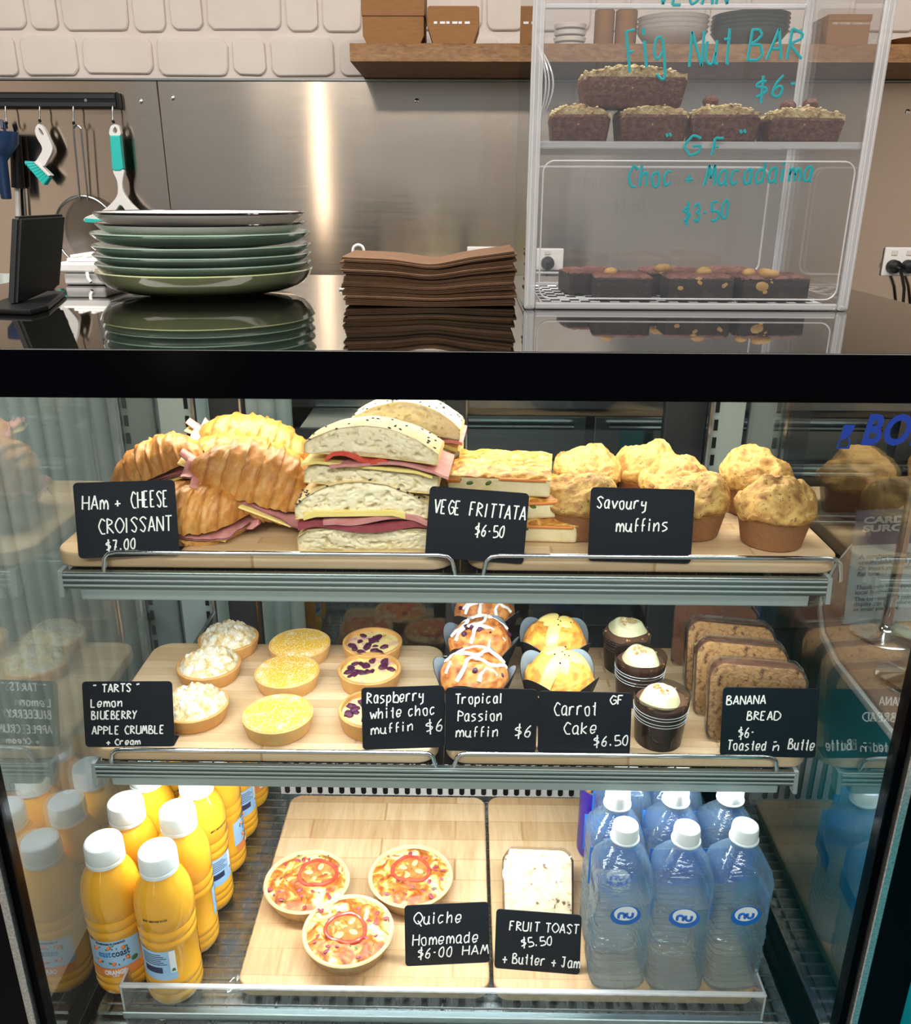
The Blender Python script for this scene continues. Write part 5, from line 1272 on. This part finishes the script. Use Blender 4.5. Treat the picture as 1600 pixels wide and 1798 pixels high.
# black angled stand at the left
st = thing('tablet_stand', 'black angled stand with its glossy back panel beside the plates', 'stand')
P = [at(30, 545, Y=.24), at(108, 520, Y=.36), at(116, 377, Y=.385), at(36, 381, Y=.265)]
P[0].z = ZT+.004; P[1].z = ZT+.012
nrm = (P[1]-P[0]).cross(P[3]-P[0]).normalized()*.010
g = G(); g.add([p for p in P]+[p-nrm for p in P], [(0, 1, 2, 3), (7, 6, 5, 4), (0, 4, 5, 1), (1, 5, 6, 2), (2, 6, 7, 3), (3, 7, 4, 0)])
b = bmesh.new(); vs_ = [b.verts.new(v) for v in g.v]; [b.faces.new([vs_[i] for i in f]) for f in g.f]; bmesh.ops.bevel(b, geom=b.edges[:], offset=.003, segments=3, affect='EDGES'); b.verts.index_update()
g = G(); g.add([v.co.copy() for v in b.verts], [[v.index for v in f.verts] for f in b.faces]); b.free(); g.flat = True; g.build('panel', 'black_matt', st)
g = G(); g.prism([(-.475, .205), (-.425, .195), (-.425, .235), (-.468, .375), (-.515, .375), (-.500, .28)], ZT+.0003, ZT+.006, .002); g.build('base_plate', 'black_matt', st)

wt = thing('plastic_tray', 'white plastic slotted box standing behind the black stand', 'box')
a_ = at(112, 520, Y=.50); b_ = at(192, 520, Y=.50); wx = b_.x-a_.x
wt.location = ((a_.x+b_.x)/2, .50, ZT+.0002)
g = G(); g.box(-wx/2+.004, wx/2-.004, 0, .09, 0, .016, .003); g.build('tray_base', 'white_plastic', wt)
g = G(); g.box(-wx/2-.002, wx/2+.002, -.004, .095, .0165, .030, .003); g.build('tray_lid', 'white_plastic', wt)
g = G(); g.box(-wx/2+.008, wx/2-.008, .006, .085, .0302, .035, .002)
for k in range(4): g.box(-wx/2+.012+k*.018, -wx/2+.018+k*.018, .01, .08, .0352, .039, .001)
g.build('slotted_top', 'white_plastic', wt)
g = G(); g.tube([(.008, -.006, .017), (.010, -.010, .010), (.014, -.012, .005)], .0022, 8); g.build('latch', 'white_plastic', wt)

wh = thing('wire_loop', 'white wire loop standing up behind the paper napkins', 'wire')
a_ = at(622, 500, Y=.47); b_ = at(641, 500, Y=.47); zt_ = at(631, 430, Y=.47).z; r_ = (b_.x-a_.x)/2
wh.location = ((a_.x+b_.x)/2, .47, ZT)
P = [(-r_, 0, .002), (-r_, 0, (zt_-ZT)*.5)]+[(-r_*math.cos(PI*k/10), 0, zt_-ZT-r_+r_*math.sin(PI*k/10)) for k in range(11)]+[(r_, 0, (zt_-ZT)*.5), (r_, 0, .002)]
g = G(); g.tube(P, .0019, 10); g.build('loop', 'white_plastic', wh)
g = G(); g.box(-.025, .025, -.02, .02, .0003, .003, .001); g.build('foot', 'white_plastic', wh)

# ---------------------------------------------------------------- acrylic cabinet
BX0, BX1, BY0, BY1 = .0865, .4425, .268, .50
BZ0, BZ1 = ZT+.0003, 1.64
ac = thing('acrylic_cabinet', 'clear acrylic cake cabinet with teal handwriting on the counter', 'cabinet')
g = G(); g.box(BX0+.002, BX1-.002, BY0, BY0+.003, BZ0+.006, BZ1-.004); fp = g.build('front_panel', 'acrylic', ac)
for nm, a, b in (('side_panel', BX0, BX0+.003), ('side_panel', BX1-.003, BX1)):
    g = G(); g.box(a, b, BY0+.004, BY1-.004, BZ0+.006, BZ1-.004); g.build(nm, 'acrylic', ac)
g = G(); g.box(BX0+.004, BX1-.004, BY1-.003, BY1, BZ0+.006, BZ1-.004); bd = g.build('back_door', 'acrylic', ac)
g = G(); g.box(BX0+.001, BX1-.001, BY0+.001, BY1-.001, BZ0, BZ0+.005, .001, 1); g.build('floor_panel', 'acrylic', ac)
g = G(); g.box(BX0, BX1, BY0, BY1, BZ1-.004, BZ1, .001, 1); g.build('top_panel', 'acrylic', ac)
def bars(y, w, nm):
    for x in (BX0, BX1):
        s = 1 if x == BX0 else -1
        g = G(); g.box(*sorted((x, x+s*w)), y-.004, y+.004, BZ0, BZ1, .003, 3); pz = g.build(nm, 'acrylic_edge', ac)
        for k in (.25, .62):
            g = G(); g.box(*sorted((x+s*w*k, x+s*(w*k+.0012))), y-.0052, y-.0042, BZ0+.004, BZ1-.004, .0004, 1); g.build('edge_ridge', 'acrylic_edge', pz)
    g = G(); g.box(BX0+w, BX1-w, y-.003, y+.003, BZ0+.0002, BZ0+.008, .002, 2); g.build('edge_rail', 'acrylic_edge', ac)
    g = G(); g.box(BX0+w, BX1-w, y-.003, y+.003, BZ1-.010, BZ1, .002, 2); g.build('edge_rail', 'acrylic_edge', ac)
bars(BY0+.002, .0125, 'front_edge'); bars(BY1-.004, .011, 'back_edge')
# rounded inner frame line of the front panel
pp = rrect(BX0+.016, BX1-.016, BZ0+.012, 1.352, .012, 8)
g = G(); g.tube([(x, BY0-.0006, z) for x, z in pp], .0009, 6, closed=True); g.build('panel_groove', 'acrylic_edge', fp)
pp = rrect(BX0+.018, BX1-.03, BZ0+.020, 1.352, .014, 8)
g = G(); g.tube([(x, BY1-.007, z) for x, z in pp], .0014, 6, closed=True); g.build('door_groove', 'acrylic_edge', bd)
for dx in (0, .004, .009):
    P = []
    for k in range(21):
        t = k/20; p_ = at(950, 75+145*t, Y=BY1-.02); P.append((p_.x-.004+(.010+dx)*math.sin(PI*t), BY1-.012-.010*math.sin(PI*t), p_.z))
    g = G(); g.tube(P, .0011, 8); g.build('door_handle', 'acrylic_edge', bd)
SZ = 1.366
shelf_zs = (SZ,)
g = G(); g.box(BX0+.012, BX1-.012, BY1-.010, BY1-.004, 1.530, 1.536, .0015, 2); g.build('door_rail', 'acrylic_edge', bd)
for z in shelf_zs:
    g = G(); g.box(BX0+.004, BX1-.004, BY0+.012, BY1-.012, z, z+.004, .001, 1); sp = g.build('inner_shelf', 'acrylic', ac)
    g = G(); g.box(BX0+.006, BX1-.006, BY0+.0075, BY0+.0115, z-.002, z+.0055, .0015, 2); g.build('shelf_edge', 'acrylic_edge', sp)
def ink(text, p, q, hp):
    g = G()
    P, Q, U = at(*p, Y=BY0-.0005), at(*q, Y=BY0-.0005), at(p[0], p[1]-hp, Y=BY0-.0005)
    d = Q-P; write(g, text, P, d.normalized(), Vector((-d.z, 0, d.x)).normalized(), d.length, (U-P).z, .0015, n=6)
    g.warp(lambda v: Vector((v.x, BY0-.0006+(v.y-BY0+.0005)*.25, v.z))); g.build('handwriting', 'teal_ink', fp)
ink('VEGAN', (1155, 8), (1278, 6), 46)
ink('Fig', (1106, 128), (1172, 112), 72); ink('Nut', (1210, 116), (1284, 110), 62); ink('BAR', (1312, 106), (1408, 104), 54)
ink('$6-', (1326, 176), (1404, 164), 36)
ink('"', (1170, 270), (1182, 268), 36); ink('G', (1200, 274), (1228, 272), 34); ink('F', (1250, 272), (1270, 272), 30); ink('"', (1298, 264), (1312, 262), 36)
ink('Choc', (1102, 327), (1180, 325), 36); ink('+', (1202, 322), (1216, 321), 20); ink('Macadaima', (1236, 325), (1426, 318), 36)
ink('$3-50', (1200, 392), (1280, 384), 32)

def fig_bar(label, W, Dp, H, seed, nuts):
    t = thing('fig_nut_bar', label, 'cake bar', group='fig nut bars in the acrylic cabinet')
    g = G(); g.box(-W/2, W/2, -Dp/2, Dp/2, 0, H, .005, 3)
    n0 = len(g.v)
    g.warp(lambda p: Vector((p.x*(.90+.10*min(1, p.z/(H*.8))), p.y*(.88+.12*p.z/H), p.z+(H*.22*math.cos(p.x/W*PI)*(p.z/H > .6))+.0015*noise.noise(p*200))))
    g.build('bar_body', 'fig_bar', t, sharp=60)
    g = G()
    def top(u, v):
        x, y = (u-.5)*W*.97, (v-.5)*Dp*.95
        return (x, y, H+.0008+H*.22*math.cos(x/W*PI)+.003*fbm((x, y, seed), 90, 3)+.002*min(1, 8*min(u, 1-u, v, 1-v)))
    g.grid(40, 24, top)
    for a_, b_ in ((lambda u: top(u, 0), 40), (lambda u: top(u, 1), 40), (lambda u: top(0, u), 24), (lambda u: top(1, u), 24)):
        g.grid(b_, 2, lambda u, v: (a_(u)[0], a_(u)[1], a_(u)[2]*(1-v)+H*.86*v))
    tp = g.build('seedy_top', mottled('seed_topping', [(.3, '#4b3524'), (.46, '#a48a5c'), (.6, '#c9b98a'), (.75, '#6b6a45')], 160, .2, .9, 200, .6, 0) if 'seed_topping' not in M else M['seed_topping'], t)
    M['seed_topping'] = tp.data.materials[0]
    g = G(); rr = random.Random(seed)
    for _ in range(40):
        u, v = rr.random(), rr.random()*.9; x, y, z = top(u, v); g.ball((x, y, z+.0006), .0016, 6, 4, sc=(1.3, 1, .7), rot=Euler((rr.uniform(-.6, .6), 0, rr.uniform(0, 3))))
    s_ = g.build('seeds', 'seed_pale', t); s_['kind'] = 'stuff'
    for k in range(nuts):
        g = G(); x, y, z = top(.3+.3*k, .4); g.ball((x, y, z+.004), .0085, 14, 9, sc=(1, 1, .8), nz=.12); g.build('nut', 'fig_bar', t)
    return t
zf = SZ+.0042
def barw(a, b): return at(b, 235, Y=.31).x-at(a, 235, Y=.31).x
for k, (a, b, yt, lab, nuts, rz) in enumerate(((962, 1070, 196, 'leftmost fig nut bar in the lower row of the cabinet', 0, 0), (1078, 1204, 196, 'second fig nut bar from the left in the cabinet', 0, 5), (1204, 1330, 196, 'fig nut bar with one large nut on top', 1, -4), (1332, 1474, 200, 'rightmost fig nut bar with two small nuts on top', 2, 4))):
    c = at((a+b)/2, 238, Y=.32); H = at(1200, yt, Y=.31).z-zf
    o = fig_bar(lab, barw(a, b)*.97, .045, H*.92, k+1, nuts); place3(o, (c.x, .325, zf), D(rz))
    Htop = H
c = at(1108, 180, Y=.32)
o = fig_bar('long fig nut bar resting across the two left ones', barw(1017, 1200), .045, at(1100, 125, Y=.32).z-at(1100, 182, Y=.32).z, 9, 0); place3(o, (c.x, .325, zf+Htop*1.17), D(2))

def brownie(label, W, Dp, H, seed, nuts):
    t = thing('brownie', label, 'brownie', group='chocolate macadamia brownies')
    g = G(); g.box(-W/2, W/2, -Dp/2, Dp/2, 0, H*.9, .0025, 2); g.warp(lambda p: p+Vector((.0012*noise.noise(p*120), .0012*noise.noise(p*140), 0))); g.build('brownie_body', 'brownie', t)
    g = G()
    g.grid(36, 28, lambda u, v: ((u-.5)*W, (v-.5)*Dp, H*.86+H*.14*min(1, 6*min(u, 1-u, v, 1-v))**.5+.0022*fbm((u*W, v*Dp, seed), 110, 3))); g.build('crackled_top', 'brownie_top', t, sharp=70)
    rr = random.Random(seed)
    for k in range(nuts):
        g = G(); g.ball((rr.uniform(-.4, .4)*W, rr.uniform(-.45, .1)*Dp, H+.001), rr.uniform(.006, .009), 12, 8, sc=(1.1, .9, .75), nz=.1); g.build('macadamia_nut', 'nut', t)
    for k in range(3):
        g = G(); g.ball((rr.uniform(-.4, .4)*W, -Dp/2+.0008, rr.uniform(.3, .75)*H), rr.uniform(.004, .0075), 10, 7, sc=(1.2, .18, .8), rot=Euler((0, rr.uniform(-.7, .7), 0))); g.build('nut_piece', 'nut', t)
    return t
zf2 = BZ0+.0065
for k, (a, b, yy, lab, nu_, rz) in enumerate(((988, 1090, .385, 'brownie at the back left of the cabinet floor', 0, 8), (1042, 1148, .325, 'front left brownie with one pale nut on its edge', 1, -4), (1128, 1236, .395, 'brownie at the back centre with a nut on top', 2, 3),
    (1168, 1288, .325, 'front centre brownie with a dark crackled top', 1, -2), (1245, 1330, .40, 'brownie at the back right behind the nutty one', 0, 4), (1290, 1416, .325, 'front right brownie topped with macadamia nuts', 5, 6))):
    x0, x1 = at(a, 520, Y=yy-.02).x, at(b, 520, Y=yy-.02).x
    o = brownie(lab, (x1-x0)*.95, .058, .0285, k+2, nu_); place3(o, ((x0+x1)/2, yy, zf2), D(rz))
# patterned liner under the brownies
g = G()
for i in range(28):
    for j in range(12):
        if (i+j) % 2 == 0: x = BX0+.022+i*.011; y = BY0+.018+j*.0155; g.box(x, x+.0105, y, y+.015, BZ0+.0056, BZ0+.0060)
lin_ = thing('checked_liner', 'black and white checked paper lining the floor of the acrylic cabinet', 'paper liner')
g.build('dark_squares', 'seed', lin_)
g = G(); g.box(BX0+.020, BX1-.02, BY0+.016, BY1-.02, BZ0+.0052, BZ0+.00555); g.build('sheet', 'paper_white', lin_)

# ================================================================ THE BACK WALL'S THINGS
YW = 1.80
def wp(px, py, Y=YW): return at(px, py, Y=Y)
# timber shelf
SY0, SZ0, SZ1 = 1.508, 1.600, 1.6406
g = G()
n = 120
def shf(u, v):
    x = -.25+2.0*u; k = v
    loop = [(SY0, SZ0+.003), (SY0, SZ1-.003), (SY0+.003, SZ1), (1.806, SZ1), (1.806, SZ0), (SY0+.003, SZ0)]
    y, z = loop[int(round(k*6)) % 6]
    if y < SY0+.01: y += .004*fbm((x, z, 3), 40, 3)
    return (x, y, z)
g.grid(n, 6, lambda u, v: shf(u, v*5/6), cv=True)
g.f.append([0, 1, 2, 3, 4, 5]); g.mi.append(0); g.f.append([(n-1)*6+k for k in range(6)]); g.mi.append(0)
sh_o = tag(g.build('timber_shelf', 'shelf_wood', sharp=30), 'thick rough edged timber shelf on the white brick wall', 'shelf')
zsh = SZ1+.0006
def onshelf(px0, px1, pyt, Y):
    a, b = at(px0, 60, Y=Y).x, at(px1, 60, Y=Y).x; return a, b, at((px0+px1)/2, pyt, Y=Y).z
a, b, zt_ = onshelf(637, 745, -25, 1.56)
bx = thing('takeaway_box', 'larger brown cardboard box at the left end of the timber shelf', 'box', ((a+b)/2, 1.56, zsh), 0, 'brown takeaway boxes')
w2 = (b-a)/2
g = G(); g.prism([(-w2+.012, 0), (w2-.012, 0), (w2, .022), (w2, zt_-zsh), (-w2, zt_-zsh), (-w2, .022)], 0, .13, .002, axis='y'); g.build('box_body', 'cardboard', bx)
g = G(); g.box(-w2-.0015, w2+.0015, -.0025, .132, .062, zt_-zsh+.004, .001, 1); g.build('folded_flap', 'cardboard', bx)
a, b, zt_ = onshelf(750, 842, 10, 1.54)
w2 = (b-a)/2; hb = zt_-zsh
bx = thing('takeaway_box', 'smaller eight sided brown takeaway box with a pale strip', 'box', ((a+b)/2, 1.54, zsh), 0, 'brown takeaway boxes')
g = G(); g.prism([(-w2*.76, 0), (w2*.76, 0), (w2, hb*.5), (w2*.98, hb*.96), (w2*.9, hb), (-w2*.9, hb), (-w2*.98, hb*.96), (-w2, hb*.5)], 0, .11, .002, axis='y'); g.build('box_body', 'cardboard', bx)
g = G()
for k in range(6): x = -w2*.74+k*w2*.235; g.box(x, x+w2*.13+.004*(k % 2), -.0012, -.0001, hb*.54, hb*.60)
g.build('pale_strip', 'paper_white', bx)
# stack of white lids, rolls, bowls
a, b, zt_ = onshelf(975, 1030, 40, 1.60)
c_ = ((a+b)/2, 1.62)
n_ = 4; dz = (zt_-zsh)/n_
for k in range(n_):
    g = G(); r_ = (b-a)/2; g.lathe([(r_*.75, 0), (r_, .004), (r_+.002, dz-.002), (r_-.003, dz-.0004), (r_*.8, dz*.55), (0, dz*.5)], 40); o = g.build('white_lid', 'bowl_white'); o.location = (*c_, zsh+k*dz)
    tag(o, ('lowest white lid of the short stack on the shelf', 'second white lid up in the short stack', 'third white lid up in the short stack', 'topmost white lid of the short stack')[k], 'lid', 'white lids on the timber shelf')
for k, (p, q) in enumerate(((1045, 1080), (1082, 1120))):
    a, b, zt_ = onshelf(p, q, 15, 1.58); r_ = (b-a)/2
    g = G(); g.lathe([(r_*.96, 0), (r_, .002), (r_, zt_-zsh-.002), (r_*.9, zt_-zsh), (r_*.4, zt_-zsh-.001), (0, zt_-zsh-.004)], 36); o = g.build('brown_roll', 'cardboard'); o.location = ((a+b)/2, 1.60, zsh)
    tag(o, ('left brown cardboard roll standing on the shelf', 'right brown cardboard roll standing on the shelf')[k], 'roll', 'brown rolls on the timber shelf')
def bowls(p, q, yt, mat, labs, grp, Y):
    a, b, zt_ = onshelf(p, q, yt, Y); r_ = (b-a)/2; n_ = len(labs); stp = (zt_-zsh-.035)/(n_-1)
    for k in range(n_):
        g = G(); g.lathe([(0, .001), (r_*.42, 0), (r_*.46, .003), (r_*.86, .020), (r_, .035), (r_-.003, .0355), (r_*.82, .022), (r_*.4, .006), (0, .005)], 48, rf=lambda a_, z: 1+.01*math.sin(a_*2+k)); o = g.build('bowl', mat); o.location = ((a+b)/2, Y+.07, zsh+k*stp)
        tag(o, labs[k], 'bowl', grp)
bowls(1128, 1255, 22, 'bowl_white', ('lowest white bowl of the pale stack', 'second white bowl of the pale stack', 'third white bowl of the pale stack', 'uppermost white bowl of the pale stack'), 'white bowls on the timber shelf', 1.53)
bowls(1262, 1400, 18, 'bowl_green', ('lowest dark green bowl of the stack', 'second dark green bowl of the stack', 'third dark green bowl of the stack', 'fourth dark green bowl of the stack', 'uppermost dark green bowl of the stack'), 'dark bowls on the timber shelf', 1.53)
a, b, zt_ = onshelf(1455, 1530, 25, 1.55)
bx = thing('takeaway_box', 'plain brown box behind the right edge of the acrylic cabinet', 'box', ((a+b)/2, 1.56, zsh), 0, 'brown takeaway boxes')
g = G(); g.box(-(b-a)/2, (b-a)/2, 0, .1, 0, zt_-zsh, .002); g.build('box_body', 'cardboard', bx)
g = G(); g.box(-(b-a)/2-.001, (b-a)/2+.001, -.001, .101, zt_-zsh-.012, zt_-zsh+.002, .001, 1); g.build('folded_flap', 'cardboard', bx)
a, b, zt_ = onshelf(1588, 1680, 62, 1.55); r_ = (b-a)/2
g = G(); g.lathe([(0, .001), (r_*.4, 0), (r_*.8, .014), (r_, zt_-zsh), (r_-.003, zt_-zsh+.0005), (r_*.75, .016), (0, .004)], 48); o = g.build('bowl', 'cardboard'); o.location = ((a+b)/2, 1.62, zsh); tag(o, 'brown bowl on the shelf at the right border of the picture', 'bowl')

# magnetic rack with hooks
a, b = wp(-140, 178).x, wp(214, 178).x; z0, z1 = wp(100, 192).z, wp(100, 163).z
rk = thing('magnetic_rack', 'black magnetic rack fixed on the steel above the hanging tools', 'rack', ((a+b)/2, YW-.001, z0))
hw, hh = (b-a)/2, z1-z0
g = G(); g.box(-hw, hw-.008, -.020, 0, 0, hh, .003, 2); g.build('bar', 'black_matt', rk)
g = G(); g.box(-hw, hw-.009, -.0225, -.0203, hh*.12, hh*.40, .001, 1); g.box(-hw, hw-.009, -.0225, -.0203, hh*.60, hh*.88, .001, 1); g.build('magnet_strips', 'dark_grey', rk)
g = G(); g.box(hw-.0075, hw, -.023, 0, -.001, hh+.001, .003, 2); g.build('end_cap', 'black_matt', rk)
g = G(); c_ = wp(157, 176); g.lathe([(.004, 0), (.004, .001)], 16); g.warp(lambda p: Vector((p.x+c_.x-(a+b)/2, -.0228-p.z, p.y+hh*.5))); g.build('screw', 'mid_grey', rk)
HK = {}
for nm, p, q in (('scoop', (10, 192), (14, 222)), ('brush', (70, 192), (72, 218)), ('sieve', (129, 192), (131, 222)), ('squeegee', (198, 192), (200, 220))):
    A, B_ = wp(*p, Y=YW-.03), wp(*q, Y=YW-.03)
    g = G(); g.tube([(A.x, YW-.012, A.z+.004), (A.x, YW-.03, A.z+.006), (A.x, YW-.034, A.z-.006), (B_.x, YW-.034, B_.z+.012), (B_.x, YW-.036, B_.z), (B_.x+.003, YW-.042, B_.z-.005), (B_.x+.006, YW-.048, B_.z), (B_.x+.007, YW-.050, B_.z+.006)], .0022, 8)
    hk = thing('wall_hook', {'scoop': 'leftmost wire hook, holding the blue scoop', 'brush': 'wire hook holding the white dish brush', 'sieve': 'wire hook holding the wire sieve', 'squeegee': 'wire hook holding the squeegee'}[nm], 'hook', (0, 0, 0), 0, 'wire hooks on the magnetic rack')
    g.build('hook_wire', 'rod_steel', hk)
    g = G(); g.ball((B_.x+.0075, YW-.050, B_.z+.007), .0042, 10, 7); g.build('hook_tip', 'black_matt', hk)
YT = YW-.042
def w2d(px, py): p = at(px, py, Y=YT); return (p.x, p.z)
def outl(pts): return [w2d(*p) for p in pts]
def ring_prism(g, outer, hole, y0, y1, mi=0):
    """flat body with a hanging hole"""
    n = len(outer); m = len(hole)
    for y, fl_ in ((y0, 1), (y1, -1)):
        bm = bmesh.new(); vo = [bm.verts.new((x, z, 0)) for x, z in outer]; vh = [bm.verts.new((x, z, 0)) for x, z in hole]
        eo = [bm.edges.new((vo[i], vo[(i+1) % n])) for i in range(n)]; eh = [bm.edges.new((vh[i], vh[(i+1) % m])) for i in range(m)]
        bmesh.ops.triangle_fill(bm, edges=eo+eh, use_beauty=True); bm.verts.index_update()
        g.add([(v.co.x, y, v.co.y) for v in bm.verts], [[v.index for v in f.verts] for f in bm.faces], mi); bm.free()
    g.add([(x, y0, z) for x, z in outer]+[(x, y1, z) for x, z in outer], [(i, (i+1) % n, n+(i+1) % n, n+i) for i in range(n)], mi)
    g.add([(x, y0, z) for x, z in hole]+[(x, y1, z) for x, z in hole], [(i, (i+1) % m, m+(i+1) % m, m+i) for i in range(m)], mi)
    g.flat = True
def smooth2(pts, k=4):
    out = []; n = len(pts)
    for i in range(n):
        a, b, c, d = (np.array(pts[(i+j) % n], float) for j in (-1, 0, 1, 2))
        for t in [q/k for q in range(k)]:
            out.append(tuple(.5*(2*b+(c-a)*t+(2*a-5*b+4*c-d)*t*t+(3*b-a-3*c+d)*t**3)))
    return out
br = thing('dish_brush', 'white dish brush with teal bristles hanging from a hook', 'brush')
outer = outl(smooth2([(66, 222), (72, 218), (80, 226), (88, 242), (94, 258), (93, 268), (88, 278), (80, 291), (73, 290), (66, 284), (70, 276), (76, 265), (75, 256), (68, 244), (64, 232)]))
hole = outl(smooth2([(70, 225), (74, 227), (79, 235), (78, 238), (74, 236), (71, 230)], 3))
g = G(); ring_prism(g, outer, hole, YT-.008, YT+.006); g.build('brush_handle', 'white_plastic', br)
g = G(); g.prism(outl([(62, 285), (67, 282), (93, 308), (88, 310)]), YT-.012, YT+.010, .002, axis='y'); g.build('brush_head', 'white_plastic', br)
g = G()
for i in range(8):
    u = i/7
    for j in range(3):
        x0, z0_ = w2d(62+26*u, 286+24*u); x1, z1_ = w2d(48+30*u, 287+35*u); y = YT-.008+j*.008
        g.tube([(x0, y, z0_), (x1, y, z1_)], [.0036, .0064], 8)
bs = g.build('bristles', 'teal_plastic', br)
sv = thing('wire_sieve', 'round wire sieve with a long double wire handle', 'sieve')
c_ = w2d(150, 408); R = abs(w2d(205, 408)[0]-c_[0]); Rz = R*1.08
g = G(); g.tube([(c_[0]+R*math.cos(2*PI*k/48), YT+.008, c_[1]+Rz*math.sin(2*PI*k/48)) for k in range(48)], .0035, 8, closed=True); g.build('rim', 'rod_steel', sv)
for p, q in ((130, 139), (143, 153)):
    A, B_ = w2d(p-1, 226), w2d(q, 351); g = G(); g.tube([(A[0], YT, A[1]), (B_[0], YT+.006, B_[1])], .0026, 8); g.build('handle', 'rod_steel', sv)
A, B_ = w2d(129, 226), w2d(143, 226); g = G(); g.tube([(A[0]+(B_[0]-A[0])*k/8, YT, A[1]+.008*math.sin(PI*k/8)) for k in range(9)], .0026, 8); g.build('handle_loop', 'rod_steel', sv)
g = G(); g.grid(48, 10, lambda u, v: (c_[0]+R*(1-v)*math.cos(2*PI*u), YT+.008+.028*math.sin(v*PI/2)-.0*v, c_[1]+Rz*(1-v)*math.sin(2*PI*u)), cu=True); g.build('mesh_bowl', 'mesh_wire', sv)
sq = thing('squeegee', 'white squeegee with a teal grip and blade hanging over the plates', 'squeegee')
outer = outl(smooth2([(195, 226), (199, 220), (207, 219), (212, 226), (213, 238), (195, 238)], 3)); hole = outl(smooth2([(200, 229), (204, 223), (208, 229), (206, 234), (202, 234)], 3))
g = G(); ring_prism(g, outer, hole, YT-.008, YT+.006); g.build('hanging_loop', 'white_plastic', sq)
g = G(); g.prism(outl([(195, 238), (213, 238), (215, 260), (219, 296), (214, 300), (204, 300), (199, 297), (197, 265)]), YT-.011, YT+.008, .003, axis='y'); g.build('grip', 'teal_plastic', sq)
g = G(); g.prism(outl(smooth2([(200, 299), (219, 298), (217, 318), (218, 335), (228, 352), (244, 368), (270, 385), (276, 392), (250, 388), (238, 382), (224, 372), (213, 360), (203, 372), (186, 382), (176, 390), (151, 389), (152, 381), (180, 370), (198, 356), (208, 340), (207, 318)], 3)), YT-.008, YT+.006, .002, axis='y'); g.build('squeegee_arm', 'white_plastic', sq)
g = G(); g.prism(outl([(151, 383), (280, 392), (280, 399), (151, 390)]), YT-.010, YT-.0085+.02, .001, axis='y'); g.build('blade', 'teal_plastic', sq)
sc_ = thing('blue_funnel', 'dark blue plastic funnel scoop hanging at the left border', 'funnel')
c0 = at(-6, 246, Y=YW-.08)
g = G(); prof = [(.010, -.145), (.013, -.143), (.018, -.05), (.030, -.035), (.052, -.008), (.056, .020), (.0535, .020), (.049, -.006), (.026, -.032), (.015, -.05), (.009, -.143)]
g.lathe(prof+[prof[0]], 48); g.build('funnel_body', 'navy_plastic', sc_, sharp=60)
g = G(); g.tube([(.0, .05, .02), (0, .056, .045), (0, .045, .05), (0, .04, .03)], .004, 8); g.build('hanging_tab', 'navy_plastic', sc_); sc_.location = (c0.x, c0.y, c0.z)
mp = thing('handled_tool', 'tool with a black grip and bright metal shaft at the left border', 'tool')
A, B_, C_ = at(27, 238, Y=YW-.016), at(32, 330, Y=YW-.016), at(40, 470, Y=YW-.016)
g = G(); g.tube([A, B_], [.014, .017], 14); g.build('grip', 'black_matt', mp)
g = G(); g.tube([B_+Vector((-.004, 0, .002)), C_+Vector((-.006, 0, 0))], .0065, 10); g.build('shaft', 'white_plastic', mp)
g = G(); g.tube([B_+Vector((.014, .004, .002)), C_+Vector((.016, .004, 0))], .0035, 8); g.build('side_rod', 'rod_steel', mp)
# screws of the splashback
for k, (px, py, lab) in enumerate(((247, 178, 'steel screw just left of the splashback seam'), (303, 172, 'steel screw just right of the splashback seam'), (732, 177, 'steel screw under the left end of the timber shelf'), (1594, 196, 'steel screw beside the right edge of the acrylic cabinet'))):
    c_ = wp(px, py); g = G(); g.lathe([(.0062, 0), (.0058, .002), (.003, .0035), (0, .0038)], 20); g.warp(lambda p: Vector((p.x, -p.z, p.y))); o = g.build('steel_screw', 'chrome'); o.location = (c_.x, YW-.0003, c_.z); tag(o, lab, 'screw', 'splashback screws')
def socket(label, x0, x1, y0, y1, plugs, cord=False):
    A, B_ = wp(x0, y1), wp(x1, y0); t = thing('power_socket', label, 'power socket', ((A.x+B_.x)/2, YW-.0004, (A.z+B_.z)/2), 0, 'white wall power sockets')
    w, h = B_.x-A.x, B_.z-A.z
    g = G(); g.box(-w/2, w/2, -.009, 0, -h/2, h/2, .003, 2); g.build('cover_plate', 'white_plastic', t)
    for px in plugs:
        x = wp(px, y0).x-t.location.x
        g = G(); g.lathe([(.018, 0), (.0185, .004), (.017, .022), (.010, .028), (0, .029)], 28); g.warp(lambda p: Vector((p.x+x, -.0093-p.z, p.y-h*.16))); pg = g.build('plug', 'black_matt', t)
        g = G(); P = [(x, -.036, -h*.16), (x+.006, -.040, -h*.2), (x+.018, -.036, -h*.45), (x+.034, -.03, -h*.9), (x+.045, -.02, -h*1.6), (x+.046, -.015, -h*3.5)] if cord else [(x, -.036, -h*.16), (x, -.045, -h*.3), (x-.006, -.034, -h*.8), (x-.010, -.015, -h*2.2)]
        g.tube(P, .0042, 8); g.build('cord', 'black_matt', pg)
        g = G(); g.box(x-.008, x+.008, -.012, -.0093, h*.22, h*.40, .001, 1); g.build('switch', 'bowl_white', t)
    return t
socket('white power socket with one black plug left of the acrylic cabinet', 820, 890, 433, 474, [862])
socket('white power socket seen through the acrylic cabinet', 940, 990, 436, 474, [962])
socket('double white power socket with black plugs at the right border', 1545, 1625, 434, 484, [1570, 1596], True)
